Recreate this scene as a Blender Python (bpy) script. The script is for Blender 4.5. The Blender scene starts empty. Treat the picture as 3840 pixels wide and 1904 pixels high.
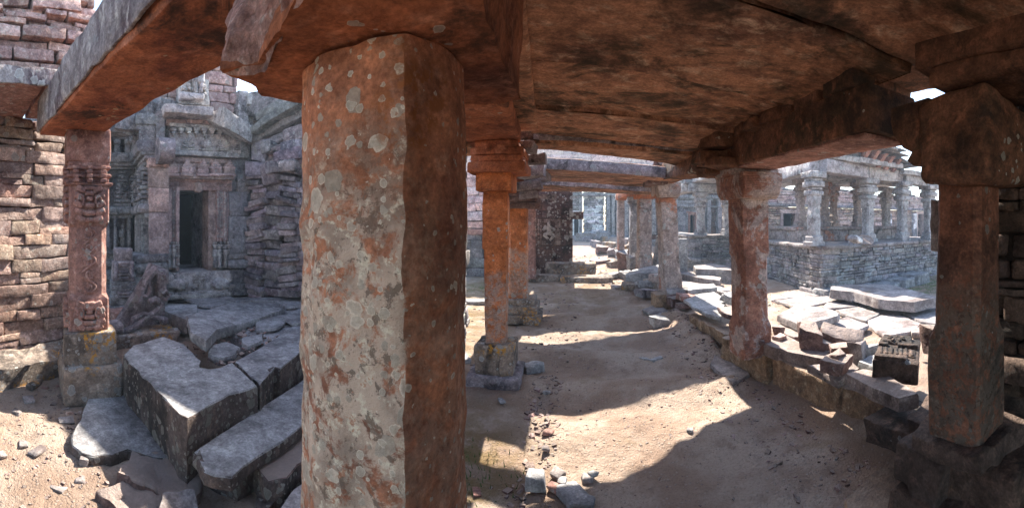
import bpy, math, random
import numpy as np
from mathutils import Vector, Matrix
S = bpy.context.scene
C = S.collection
R = math.radians
# ------------------------------------------------------------------ camera (stitched 150 degree cylinder), sky, sun, exposure
F, VX, HY, EH = 1466.8, 2150.0, 830.0, 1.55       # focal (px per rad of the 3840 wide photo), aisle direction, horizon row, eye height
cam_d = bpy.data.cameras.new("camera"); cam = bpy.data.objects.new("camera", cam_d); C.objects.link(cam)
cam_d.type = 'PANO'; cam_d.panorama_type = 'CENTRAL_CYLINDRICAL'
cam_d.central_cylindrical_range_u_min = -1920.0 / F; cam_d.central_cylindrical_range_u_max = 1920.0 / F
cam_d.central_cylindrical_range_v_min = (HY - 1904.0) / F; cam_d.central_cylindrical_range_v_max = HY / F
cam_d.central_cylindrical_radius = 1.0
cam_d.clip_start = 0.02; cam_d.clip_end = 2000
cam.location = (0, 0, EH); cam.rotation_euler = (R(90), 0, (VX - 1920.0) / F)
S.camera = cam
SUN_AZ, SUN_EL = R(-1), R(45.5)                       # azimuth measured from the aisle (+Y) to the right
w = bpy.data.worlds.new("World"); S.world = w; w.use_nodes = True
nt = w.node_tree; sky = nt.nodes.new('ShaderNodeTexSky'); sky.sky_type = 'NISHITA'; sky.sun_disc = False
sky.sun_elevation = SUN_EL; sky.sun_rotation = SUN_AZ; sky.ozone_density = 0.4; sky.dust_density = 1.0; sky.air_density = 1.0
nt.links.new(sky.outputs[0], nt.nodes['Background'].inputs[0]); nt.nodes['Background'].inputs[1].default_value = 0.14
sl = bpy.data.lights.new("sun", 'SUN'); so = bpy.data.objects.new("sun", sl); C.objects.link(so)
sl.energy = 4.9; sl.angle = R(0.6); sl.color = (1.0, 0.93, 0.83)
so.location = (3, 8, 12)
so.rotation_euler = Vector((-math.sin(SUN_AZ) * math.cos(SUN_EL), -math.cos(SUN_AZ) * math.cos(SUN_EL), -math.sin(SUN_EL))).to_track_quat('-Z', 'Y').to_euler()
S.view_settings.view_transform = 'Standard'; S.view_settings.look = 'None'; S.view_settings.gamma = 1
S.view_settings.exposure = 2.05
S.render.engine = 'CYCLES'
S.cycles.max_bounces = 7; S.cycles.diffuse_bounces = 5; S.cycles.volume_bounces = 0
S.cycles.use_denoising = True; S.cycles.sample_clamp_indirect = 6
# ------------------------------------------------------------------ measuring: a pixel of the photo and one known coordinate give a place
def ray(px, py):
    t = (px - VX) / F
    return math.sin(t), math.cos(t), (HY - py) / F
def PD(px, py, D): a, b, s = ray(px, py); return Vector((a * D, b * D, EH + s * D))
def Pz(px, py, z): a, b, s = ray(px, py); return PD(px, py, (z - EH) / s)
def Py(px, py, y): a, b, s = ray(px, py); return PD(px, py, y / b)
def Px(px, py, x): a, b, s = ray(px, py); return PD(px, py, x / a)
# ------------------------------------------------------------------ numpy noise
def _h(ix, iy, iz, k):
    n = (ix.astype(np.int64) * 73856093) ^ (iy.astype(np.int64) * 19349663) ^ (iz.astype(np.int64) * 83492791) ^ (k * 2654435761)
    n = (n ^ (n >> 13)) * 1274126177 & 0xffffffff
    n = (n ^ (n >> 16)) & 0xffffff
    return n / float(0xffffff) * 2 - 1
def vnoise(p, k=0):
    i = np.floor(p).astype(np.int64); f = p - i; f = f * f * (3 - 2 * f); r = 0
    for dx in (0, 1):
        wx = f[:, 0] if dx else 1 - f[:, 0]
        for dy in (0, 1):
            wy = f[:, 1] if dy else 1 - f[:, 1]
            for dz in (0, 1):
                wz = f[:, 2] if dz else 1 - f[:, 2]
                r = r + wx * wy * wz * _h(i[:, 0] + dx, i[:, 1] + dy, i[:, 2] + dz, k)
    return r
def fbm(p, k=0, o=3):
    r = 0; a = 1.0
    for j in range(o): r = r + a * vnoise(p * (2.03 ** j) + 17.3 * j, k + j * 7); a *= 0.5
    return r
def disp(v, amp, freq, k=0, o=3):
    if amp <= 0: return v
    return v + amp * np.stack([fbm(v * freq, k + 1, o), fbm(v * freq, k + 101, o), fbm(v * freq, k + 201, o)], 1)
# ------------------------------------------------------------------ mesh builder
_topo = {}
def lattice(nx, ny, nz):
    key = (nx, ny, nz)
    if key in _topo: return _topo[key]
    idx = {}; vs = []; fs = []
    def g(a, b, c):
        k = (a, b, c)
        if k not in idx: idx[k] = len(vs); vs.append(k)
        return idx[k]
    for i in range(nx):
        for j in range(ny):
            fs.append((g(i, j, 0), g(i, j + 1, 0), g(i + 1, j + 1, 0), g(i + 1, j, 0)))
            fs.append((g(i, j, nz), g(i + 1, j, nz), g(i + 1, j + 1, nz), g(i, j + 1, nz)))
    for i in range(nx):
        for j in range(nz):
            fs.append((g(i, 0, j), g(i + 1, 0, j), g(i + 1, 0, j + 1), g(i, 0, j + 1)))
            fs.append((g(i, ny, j), g(i, ny, j + 1), g(i + 1, ny, j + 1), g(i + 1, ny, j)))
    for i in range(ny):
        for j in range(nz):
            fs.append((g(0, i, j), g(0, i, j + 1), g(0, i + 1, j + 1), g(0, i + 1, j)))
            fs.append((g(nx, i, j), g(nx, i + 1, j), g(nx, i + 1, j + 1), g(nx, i, j + 1)))
    _topo[key] = (np.array(vs, float) / np.array([nx, ny, nz]) * 2 - 1, np.array(fs))
    return _topo[key]
def rotm(rx=0, ry=0, rz=0):
    return np.array(Matrix.Rotation(rz, 3, 'Z') @ Matrix.Rotation(ry, 3, 'Y') @ Matrix.Rotation(rx, 3, 'X'))
class MB:
    def __init__(s): s.v = []; s.f = []; s.t = []; s.n = 0
    def add(s, v, f, tint=(1, 1, 1)):
        s.v.append(np.asarray(v, float)); s.f.extend((np.asarray(f) + s.n).tolist() if not isinstance(f, list) else [[q + s.n for q in a] for a in f])
        s.t.append(np.tile(np.array([*tint, 1.0]), (len(v), 1))); s.n += len(v); return s
    def cub(s, c, size, M=None, res=0.05, rnd=0.01, amp=0.0, freq=4, k=0, tint=(1, 1, 1), cj=0.0, o=3, mx=60, taper=None):
        """worn stone block: centre, full size, rotation matrix; gridded, rounded, displaced"""
        size = np.array(size, float); h = size / 2
        n = [int(min(mx, max(1 if rnd <= 0 else 3, round(a / res)))) for a in size]
        q, f = lattice(*n)
        if rnd > 0:                                  # pull the outermost grid lines close to the edges
            q = np.stack([np.sign(q[:, i]) * (1 - (1 - np.abs(q[:, i])) ** 1.0) for i in range(3)], 1)
            for i in range(3):
                step = 2.0 / n[i]; a = np.abs(q[:, i]); lim = 1 - min(0.6, rnd / h[i])
                m = (a > 1 - step * 1.01) & (a < 0.999); q[m, i] = np.sign(q[m, i]) * max(lim, 1 - step)
        p = q * h
        if rnd > 0:
            r = min(rnd, *(h * 0.9)); inner = np.clip(p, -(h - r), h - r); d = p - inner
            L = np.linalg.norm(d, axis=1, keepdims=True); cheb = np.abs(d).max(1, keepdims=True)
            p = inner + np.where(L > 1e-9, d / np.maximum(L, 1e-9) * cheb, 0)
        if cj:
            rg = random.Random(k * 31 + 5); cs = np.array([[rg.uniform(-cj, cj) for _ in range(3)] for _ in range(8)])
            w_ = (q + 1) / 2; off = 0
            for a in (0, 1):
                for b in (0, 1):
                    for e in (0, 1):
                        ww = (w_[:, 0] if a else 1 - w_[:, 0]) * (w_[:, 1] if b else 1 - w_[:, 1]) * (w_[:, 2] if e else 1 - w_[:, 2])
                        off = off + ww[:, None] * cs[a * 4 + b * 2 + e]
            p = p + off * size.min() if cj < 1 else p
        if taper: p[:, :2] *= (1 + (taper - 1) * (q[:, 2:3] + 1) / 2)
        if M is not None: p = p @ np.asarray(M).T
        p = p + np.array(c, float)
        return s.add(disp(p, amp, freq, k, o), f, tint)
    def loft(s, rings, res=0.05, amp=0.0, freq=4, k=0, tint=(1, 1, 1), o=3, jag=0.0, cap=True):
        """rings: lists of the same number of points, bottom first; edges are subdivided, surface displaced"""
        rings = [np.array([list(q) for q in r], float) for r in rings]; m = len(rings[0])
        cnt = [max(1, int(round(max(np.linalg.norm(r[(i + 1) % m] - r[i]) for r in rings) / res))) for i in range(m)]
        rr = []
        for r in rings:
            rr.append(np.concatenate([r[i] + (r[(i + 1) % m] - r[i]) * (np.arange(cnt[i])[:, None] / cnt[i]) for i in range(m)]))
        out = [rr[0]]
        for a, b in zip(rr, rr[1:]):
            st = max(1, int(round(np.linalg.norm(b - a, axis=1).mean() / res)))
            for j in range(1, st + 1): out.append(a + (b - a) * j / st)
        N = len(out[0]); v = np.concatenate(out)
        if jag:
            c0 = v.mean(0); d = v - c0; d[:, 2] = 0; L = np.linalg.norm(d, axis=1, keepdims=True) + 1e-6
            v = v + d / L * (jag * fbm(v * np.array([9, 9, 3]) + 3.1, k + 55, 3))[:, None]
        v = disp(v, amp, freq, k, o); f = []
        for a in range(len(out) - 1):
            for i in range(N):
                j = (i + 1) % N; f.append([a * N + i, a * N + j, (a + 1) * N + j, (a + 1) * N + i])
        if cap: f.append(list(range(N))[::-1]); f.append([(len(out) - 1) * N + i for i in range(N)])
        return s.add(v, f, tint)
    def slab(s, top, th, res=0.06, jag=0.012, amp=0.003, k=0, tint=(1, 1, 1), under=0.0, bev=0.008):
        """irregular flat stone from its top outline (points with z), thickness th"""
        top = [np.array(list(p), float) for p in top]
        A = sum(a[0] * b[1] - b[0] * a[1] for a, b in zip(top, top[1:] + top[:1]))
        if A < 0: top = top[::-1]
        c = sum(top) / len(top)
        def ring(off, dz, sc=0): return [p + (p - c) / (np.linalg.norm((p - c)[:2]) + 1e-6) * off * np.array([1, 1, 0]) + np.array([0, 0, dz]) for p in top]
        return s.loft([ring(-under, -th), ring(0.004, -th * 0.55), ring(0.0, -bev * 1.6), ring(-bev, 0)], res, amp, 9, k, tint, 3, jag)
    def bar(s, a, b, wd, ht, res=0.06, rnd=0.012, amp=0.006, k=0, tint=(1, 1, 1), freq=5, roll=0.0, cj=0.0, up=None):
        """long stone from a to b (centre line)"""
        a = Vector(a); b = Vector(b); x = (b - a); L = x.length; x.normalize()
        y = Vector((0, 0, 1)).cross(x).normalized(); z = x.cross(y)
        M = np.array([list(x), list(y), list(z)]).T @ rotm(roll)
        return s.cub((a + b) / 2, (L, wd, ht), M, res, rnd, amp, freq, k, tint, cj)
    def build(s, name, mat, parent=None, smooth=True, ang=38):
        me = bpy.data.meshes.new(name); v = np.concatenate(s.v)
        loc = Vector(((v[:, 0].min() + v[:, 0].max()) / 2, (v[:, 1].min() + v[:, 1].max()) / 2, v[:, 2].min()))
        org = parent.matrix_world.translation if parent else loc
        if parent: org = Vector(parent['_org'])
        me.from_pydata((v - np.array(org)).tolist(), [], s.f); me.validate()
        at = me.color_attributes.new("tint", 'FLOAT_COLOR', 'POINT')
        at.data.foreach_set("color", np.concatenate(s.t).astype(np.float32).ravel())
        if smooth:
            me.polygons.foreach_set("use_smooth", [True] * len(me.polygons)); me.set_sharp_from_angle(angle=R(ang))
        me.materials.append(mat)
        o = bpy.data.objects.new(name, me); C.objects.link(o)
        if parent: o.parent = parent
        else: o.location = org
        o['_org'] = list(org)
        return o
def tag(o, label=None, cat=None, group=None, kind=None):
    if label: o['label'] = label
    if cat: o['category'] = cat
    if group: o['group'] = group
    if kind: o['kind'] = kind
    elif label and cat: o['kind'] = 'thing'
    return o
def thing(name, loc, label, cat, group=None):
    o = bpy.data.objects.new(name, None); C.objects.link(o); o.location = loc; o['_org'] = list(loc); o.empty_display_size = 0.1
    return tag(o, label, cat, group)
# ------------------------------------------------------------------ procedural materials
def stone(name, base, dark, light, sc=1.0, stain=0.4, stain_col=(0.02, 0.017, 0.014), lich=0.3, lich_col=(0.42, 0.42, 0.36), lsc=9.0,
          bump=0.5, aniso=(1, 1, 1), rough=0.9, ldir=None, lich2=0.0, lich2_col=(0.55, 0.3, 0.06), patch=0.0, patch_col=(.3, .3, .3), low=None, chisel=0.0, bdist=0.012, upl=0.0):
    m = bpy.data.materials.new(name); m.use_nodes = True; t = m.node_tree; N = t.nodes; L = t.links
    b = N['Principled BSDF']; b.inputs['Roughness'].default_value = rough; b.inputs['Specular IOR Level'].default_value = 0.25
    geo = N.new('ShaderNodeNewGeometry'); mp = N.new('ShaderNodeMapping'); mp.inputs['Scale'].default_value = aniso
    L.new(geo.outputs['Position'], mp.inputs['Vector']); P = mp.outputs[0]; P0 = geo.outputs['Position']
    def noise(s_, det=6, rg=0.6, vec=None, dist=0.0):
        n = N.new('ShaderNodeTexNoise'); n.inputs['Scale'].default_value = s_; n.inputs['Detail'].default_value = det
        n.inputs['Roughness'].default_value = rg; n.inputs['Distortion'].default_value = dist
        L.new(vec or P, n.inputs['Vector']); return n.outputs['Fac']
    def ramp(x, a, c, lo=0.0, hi=1.0):
        n = N.new('ShaderNodeMapRange'); n.interpolation_type = 'SMOOTHSTEP'
        L.new(x, n.inputs[0]); n.inputs[1].default_value = a; n.inputs[2].default_value = c; n.inputs[3].default_value = lo; n.inputs[4].default_value = hi; return n.outputs[0]
    def math_(op, a, c):
        n = N.new('ShaderNodeMath'); n.operation = op
        for i, x in enumerate((a, c)):
            if isinstance(x, (int, float)): n.inputs[i].default_value = x
            else: L.new(x, n.inputs[i])
        return n.outputs[0]
    def mix(fac, a, c, mode='MIX'):
        n = N.new('ShaderNodeMix'); n.data_type = 'RGBA'; n.blend_type = mode
        if isinstance(fac, (int, float)): n.inputs[0].default_value = fac
        else: L.new(fac, n.inputs[0])
        for i, x in ((6, a), (7, c)):
            if isinstance(x, tuple): n.inputs[i].default_value = (*x, 1)
            else: L.new(x, n.inputs[i])
        return n.outputs[2]
    n1 = noise(2.6 * sc, 9, 0.62); n2 = noise(11 * sc, 8, 0.65, dist=0.4); n3 = noise(0.8 * sc, 4, 0.5)
    col = mix(ramp(n1, 0.36, 0.52), dark, base); col = mix(ramp(n2, 0.5, 0.72), col, light)
    if patch > 0:
        pn = noise(1.3 * sc, 7, 0.65, dist=0.6); col = mix(ramp(pn, 0.62 - patch * 0.25, 0.66 - patch * 0.25, 0, 0.85), col, patch_col)
    g = noise(70, 3, 0.7, P0); col = mix(0.55, col, mix(1.0, col, mix(ramp(g, 0.3, 0.7), (0.55, 0.55, 0.55), (1.35, 1.35, 1.35)), 'MULTIPLY'))
    gr1 = noise(19, 9, 0.72, P0, 0.25); gr2 = noise(4.2, 10, 0.74, P0, 0.5)
    col = mix(1.0, col, mix(ramp(gr1, .36, .64), (.74, .73, .73), (1.2, 1.19, 1.18)), 'MULTIPLY'); col = mix(1.0, col, mix(ramp(gr2, .36, .62), (.72, .70, .70), (1.25, 1.25, 1.25)), 'MULTIPLY')
    at = N.new('ShaderNodeAttribute'); at.attribute_name = 'tint'; col = mix(1.0, col, at.outputs['Color'], 'MULTIPLY')
    if low:                                          # a band of other colour that belongs to the thing (splash zone above the ground)
        sx = N.new('ShaderNodeSeparateXYZ'); L.new(P0, sx.inputs[0]); zz = math_('ADD', sx.outputs[2], math_('MULTIPLY', n1, -0.8))
        mot = noise(13, 6, 0.7, P0, 0.5); lowc = mix(ramp(noise(5, 6, .65, P0), .4, .62), low[2], tuple(x * .5 for x in low[2])); lowc = mix(ramp(noise(34, 4, .7, P0), .5, .66), lowc, tuple(min(.7, x * 1.45) for x in low[2]))
        lowc = mix(math_('MULTIPLY', ramp(noise(27, 5, .75, P0, .3), .535, .60), .8), lowc, tuple(x * .22 for x in low[2])); lowc = mix(math_('MULTIPLY', ramp(noise(17, 4, .7, P0, .3), .57, .62), .7), lowc, base)
        fz = math_('MULTIPLY', ramp(zz, low[0] - 0.4, low[0] - 0.4 + low[1], low[3] if len(low) > 3 else 0.9, 0), ramp(mot, .40, .50, .08, 1))
        if ldir:
            dp = N.new('ShaderNodeVectorMath'); dp.operation = 'DOT_PRODUCT'; L.new(geo.outputs['Normal'], dp.inputs[0]); dp.inputs[1].default_value = ldir; fz = math_('MULTIPLY', fz, ramp(dp.outputs['Value'], .1, .5, .22, 1))
        col = mix(fz, col, lowc)
    if stain > 0:
        s1 = noise(1.7 * sc, 8, 0.7, dist=0.8); s2 = noise(7 * sc, 5, 0.7)
        sm = math_('MULTIPLY', ramp(s1, 0.66 - stain * 0.3, 0.74 - stain * 0.25), ramp(s2, 0.35, 0.6, 0.35, 1)); col = mix(math_('MULTIPLY', sm, 0.85), col, stain_col)
    lmask = None
    if lich > 0:
        for q, (s_, am) in enumerate(((lsc, lich), (lsc * 2.3, lich * 0.8))):
            wv = N.new('ShaderNodeVectorMath'); wv.operation = 'ADD'
            wn = N.new('ShaderNodeTexNoise'); wn.inputs['Scale'].default_value = s_ * 2.5; L.new(P0, wn.inputs['Vector'])
            wm = N.new('ShaderNodeVectorMath'); wm.operation = 'SCALE'; wm.inputs['Scale'].default_value = 0.35 / s_
            L.new(wn.outputs['Color'], wm.inputs[0]); L.new(P0, wv.inputs[0]); L.new(wm.outputs[0], wv.inputs[1])
            vo = N.new('ShaderNodeTexVoronoi'); vo.inputs['Scale'].default_value = s_; L.new(wv.outputs[0], vo.inputs['Vector'])
            sep = N.new('ShaderNodeSeparateColor'); L.new(vo.outputs['Color'], sep.inputs[0])
            gate = ramp(noise(1.1 + q, 4, 0.6, P0), 0.62 - am * 0.45, 0.7 - am * 0.3)
            if ldir:
                dp = N.new('ShaderNodeVectorMath'); dp.operation = 'DOT_PRODUCT'; L.new(geo.outputs['Normal'], dp.inputs[0]); dp.inputs[1].default_value = ldir; gate = math_('MULTIPLY', gate, ramp(dp.outputs['Value'], .1, .5, .5, 1))
            rad = math_('MULTIPLY', math_('POWER', sep.outputs[0], 1.6), 0.55)
            d = math_('SUBTRACT', math_('MULTIPLY', rad, gate), vo.outputs['Distance'])
            mk = ramp(d, 0.0, 0.03); lc = mix(ramp(d, 0.0, 0.12), tuple(min(1, x * 1.25) for x in lich_col), tuple(x * 0.8 for x in lich_col))
            lc = mix(ramp(sep.outputs[1], 0.3, 0.7), lc, tuple(x * 0.62 for x in lich_col)); lc = mix(0.35, lc, mix(1.0, lc, mix(ramp(g, .3, .7), (.5, .5, .5), (1.3, 1.3, 1.3)), 'MULTIPLY'))
            col = mix(math_('MULTIPLY', mk, 0.8), col, lc); lmask = mk if lmask is None else math_('MAXIMUM', lmask, mk)
    if lich2 > 0:
        a = math_('MULTIPLY', ramp(noise(2.3, 3, 0.5, P0), 0.68 - lich2 * 0.4, 0.74 - lich2 * 0.3), ramp(noise(24, 6, 0.7, P0), 0.48, 0.6)); col = mix(a, col, lich2_col)
    if upl > 0:                                      # dust settled on faces that look up
        sn = N.new('ShaderNodeSeparateXYZ'); L.new(geo.outputs['Normal'], sn.inputs[0]); col = mix(math_('MULTIPLY', ramp(sn.outputs[2], 0.55, 0.95), upl), col, (0.40, 0.33, 0.28))
    L.new(col, b.inputs['Base Color'])
    hgt = math_('ADD', math_('ADD', math_('MULTIPLY', noise(9 * sc, 8, 0.68, dist=0.3), 1.0), math_('MULTIPLY', gr1, 0.8)), math_('MULTIPLY', noise(55, 6, 0.7, P0), 0.4))
    if chisel > 0:
        wv = N.new('ShaderNodeTexWave'); wv.wave_type = 'BANDS'; wv.bands_direction = 'Z'; wv.inputs['Scale'].default_value = 16; wv.inputs['Distortion'].default_value = 6; wv.inputs['Detail'].default_value = 3
        L.new(P0, wv.inputs['Vector']); hgt = math_('ADD', hgt, math_('MULTIPLY', wv.outputs['Fac'], chisel))
    if lmask is not None: hgt = math_('ADD', hgt, math_('MULTIPLY', lmask, 0.12))
    bp = N.new('ShaderNodeBump'); bp.inputs['Strength'].default_value = min(1.0, bump * 1.1); bp.inputs['Distance'].default_value = bdist * 1.7
    L.new(hgt, bp.inputs['Height']); L.new(bp.outputs[0], b.inputs['Normal'])
    return m
M_red = stone('red sandstone', (0.34, 0.125, 0.06), (0.19, 0.07, 0.04), (0.44, 0.20, 0.12), stain=0.4, lich=0.12, lich_col=(0.45, 0.40, 0.34), bump=0.45, chisel=0.05)
M_big = stone('orange sandstone with lichen', (0.41, 0.17, 0.09), (0.27, 0.11, 0.065), (0.48, 0.26, 0.17), sc=1.2, stain=0.15, lich=1.0, lich_col=(0.62, 0.55, 0.44), lsc=17, bump=0.5,
              low=(1.5, 0.3, (0.56, 0.44, 0.34), 0.95), ldir=(-.5, -.85, 0), lich2=0.2, lich2_col=(0.30, 0.11, 0.04))
M_ceil = stone('ceiling sandstone', (0.40, 0.20, 0.115), (0.18, 0.088, 0.055), (0.55, 0.38, 0.26), sc=0.9, stain=0.66, stain_col=(0.02, 0.018, 0.010), lich=0.0, aniso=(0.8, 1.05, 1), bump=0.4, bdist=0.012)
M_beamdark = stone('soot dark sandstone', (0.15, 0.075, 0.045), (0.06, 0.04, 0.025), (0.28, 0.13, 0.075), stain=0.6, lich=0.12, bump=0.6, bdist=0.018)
M_beamgrey = stone('beam with grey lichen sides', (0.33, 0.12, 0.06), (0.2, 0.07, 0.04), (0.40, 0.17, 0.10), stain=0.5, lich=0.15, lich_col=(.5, .42, .28), bump=0.5)
M_greycrust = stone('grey crusted sandstone', (0.33, 0.29, 0.28), (0.15, 0.11, 0.115), (0.62, 0.58, 0.53), sc=1.6, stain=0.3, lich=0.5, lich_col=(0.55, 0.53, 0.5), aniso=(1, 1, 0.45), bump=0.9, bdist=0.02)
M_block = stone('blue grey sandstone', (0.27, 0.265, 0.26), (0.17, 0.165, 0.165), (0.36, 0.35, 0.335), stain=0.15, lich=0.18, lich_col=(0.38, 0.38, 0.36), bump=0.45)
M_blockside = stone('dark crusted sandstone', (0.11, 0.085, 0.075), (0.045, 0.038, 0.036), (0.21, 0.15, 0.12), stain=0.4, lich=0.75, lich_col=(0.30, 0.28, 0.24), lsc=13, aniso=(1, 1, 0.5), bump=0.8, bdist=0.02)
M_temple = stone('grey temple stone', (0.28, 0.275, 0.275), (0.12, 0.12, 0.13), (0.42, 0.40, 0.39), sc=1.5, stain=0.35, lich=0.45, lich_col=(0.34, 0.36, 0.36), lsc=14, bump=0.9, bdist=0.03)
M_pink = stone('pink temple stone', (0.50, 0.37, 0.33), (0.34, 0.25, 0.235), (0.60, 0.48, 0.44), sc=1.6, stain=0.2, lich=0.15, lich_col=(.4, .4, .38), bump=0.9, bdist=0.025)
M_purple = stone('purple weathered stone', (0.25, 0.215, 0.22), (0.10, 0.09, 0.10), (0.42, 0.38, 0.38), sc=1.4, stain=0.35, lich=0.4, lich_col=(0.36, 0.36, 0.34), bump=0.8, bdist=0.02)
M_plinth = stone('crusted plinth stone', (0.25, 0.20, 0.16), (0.11, 0.09, 0.075), (0.40, 0.34, 0.28), stain=0.35, lich=0.6, lich_col=(0.38, 0.38, 0.36), lsc=12, lich2=0.35, lich2_col=(0.5, 0.24, 0.03), bump=0.8, bdist=0.015)
M_carved = stone('carved red brown stone', (0.30, 0.16, 0.125), (0.17, 0.09, 0.075), (0.44, 0.29, 0.24), sc=1.3, stain=0.2, lich=0.35, lich_col=(0.42, 0.38, 0.34), lsc=12, bump=0.6)
M_wallbeige = stone('beige rubble wall stone', (0.40, 0.30, 0.245), (0.25, 0.16, 0.13), (0.53, 0.45, 0.385), sc=1.7, stain=0.12, lich=0.25, lich_col=(0.42, 0.4, 0.36), bump=0.9, bdist=0.015, low=(0.7, 0.7, (0.22, 0.14, 0.11), .7))
M_wallpink = stone('pink rubble wall stone', (0.44, 0.31, 0.275), (0.24, 0.15, 0.14), (0.58, 0.50, 0.45), sc=1.5, stain=0.15, lich=0.35, lich_col=(0.5, 0.48, 0.44), bump=0.9, bdist=0.02)
M_wallgrey = stone('grey courtyard wall stone', (0.26, 0.24, 0.235), (0.12, 0.11, 0.11), (0.40, 0.37, 0.35), sc=1.4, stain=0.3, lich=0.5, lich_col=(0.40, 0.41, 0.40), lsc=8, bump=0.8, bdist=0.02)
M_walldark = stone('dark mossy wall stone', (0.10, 0.07, 0.055), (0.035, 0.03, 0.026), (0.2, 0.13, 0.1), stain=0.4, lich=0.25, lich_col=(0.3, 0.3, 0.29), bump=0.9, bdist=0.02)
M_panel = stone('dark block wall with white lichen spots', (0.11, 0.07, 0.06), (0.04, 0.032, 0.03), (0.2, 0.13, 0.115), stain=0.4, lich=0.75, lich_col=(0.5, 0.49, 0.46), lsc=6, bump=0.9, bdist=0.02)
M_whitewash = stone('flaking whitewashed stone', (0.24, 0.23, 0.23), (0.12, 0.12, 0.13), (0.36, 0.35, 0.35), sc=1, stain=0.2, lich=0, patch=0.62, patch_col=(0.78, 0.78, 0.76), bump=0.7)
M_pillargrey = stone('grey red pillar stone', (0.30, 0.24, 0.215), (0.2, 0.15, 0.13), (0.40, 0.34, 0.31), sc=1.1, stain=0.35, lich=0.35, lich_col=(0.36, 0.37, 0.35), lsc=12, bump=0.6, patch=0.08, patch_col=(0.33, 0.13, 0.07), chisel=0.1)
M_pav = stone('grey weathered pavilion stone', (0.36, 0.335, 0.32), (0.17, 0.145, 0.14), (0.42, 0.40, 0.385), sc=1.4, stain=0.3, lich=0.5, lich_col=(0.42, 0.43, 0.41), lsc=8, bump=0.7)
M_r2 = stone('red brown pillar with grey scaling', (0.23, 0.11, 0.078), (0.13, 0.068, 0.05), (0.32, 0.19, 0.14), sc=1.0, stain=0.35, lich=0.25, lich_col=(0.36, 0.34, 0.32), lsc=16, bump=0.6, patch=0.55, patch_col=(0.34, 0.29, 0.27), chisel=0.25)
M_pillarlich = stone('orange pillar with grey crust', (0.44, 0.15, 0.055), (0.29, 0.10, 0.04), (0.52, 0.22, 0.10), sc=1.0, stain=0.1, lich=0.25, lich_col=(0.42, 0.42, 0.38), lsc=10, bump=0.6, low=(0.95, 0.12, (0.34, 0.33, 0.30), 0.55), chisel=0.15)
M_flag = stone('sunlit flagstone', (0.25, 0.22, 0.205), (0.15, 0.12, 0.11), (0.34, 0.31, 0.29), sc=0.8, stain=0.05, lich=0.1, lich_col=(.4, .4, .38), bump=0.4, lich2=0.1, lich2_col=(0.30, 0.26, 0.14))
M_rock = stone('broken sandstone', (0.175, 0.11, 0.095), (0.095, 0.06, 0.055), (0.28, 0.2, 0.175), sc=1.3, stain=0.2, lich=0.15, lich_col=(.35, .33, .3), bump=0.9, bdist=0.02, upl=0.6)
M_slabdk = stone('dusty dark slab', (0.19, 0.15, 0.135), (0.11, 0.085, 0.075), (0.29, 0.25, 0.225), sc=1.2, stain=0.25, lich=0.2, lich_col=(.3, .29, .27), bump=0.7, upl=0.25)
M_kerb = stone('kerb sandstone', (0.31, 0.20, 0.12), (0.17, 0.11, 0.07), (0.44, 0.34, 0.23), sc=1.4, stain=0.25, lich=0.1, bump=1.0, bdist=0.02, upl=0.4)
M_brokenlit = stone('broken stone paled as lit', (0.50, 0.30, 0.25), (0.34, 0.15, 0.11), (0.66, 0.56, 0.5), sc=2.5, stain=0.15, lich=0.2, bump=1.0, bdist=0.02)  # broken stone, its colour paled to carry the light on that face
M_redshade = stone('red sandstone darkened as shade', (0.17, 0.075, 0.045), (0.09, 0.045, 0.03), (0.26, 0.12, 0.075), stain=0.5, lich=0.15, lich_col=(.2, .2, .18), bump=0.5, low=(1.0, .5, (.11, .10, .08), .8), chisel=.05)  # red sandstone with the corner pillar's shade put into a darker colour
M_tlight = stone('pale carved temple stone', (0.47, 0.445, 0.42), (0.21, 0.20, 0.20), (0.60, 0.575, 0.545), sc=1.5, stain=0.3, lich=0.3, lich_col=(0.5, 0.5, 0.48), lsc=14, bump=0.8, bdist=0.025)
M_void = stone('room stone blackened as shade', (0.012, 0.012, 0.014), (0.007, 0.007, 0.008), (0.02, 0.02, 0.022), stain=0, lich=0)  # near-black room walls, the unlit interior's darkness put into the colour
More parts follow.
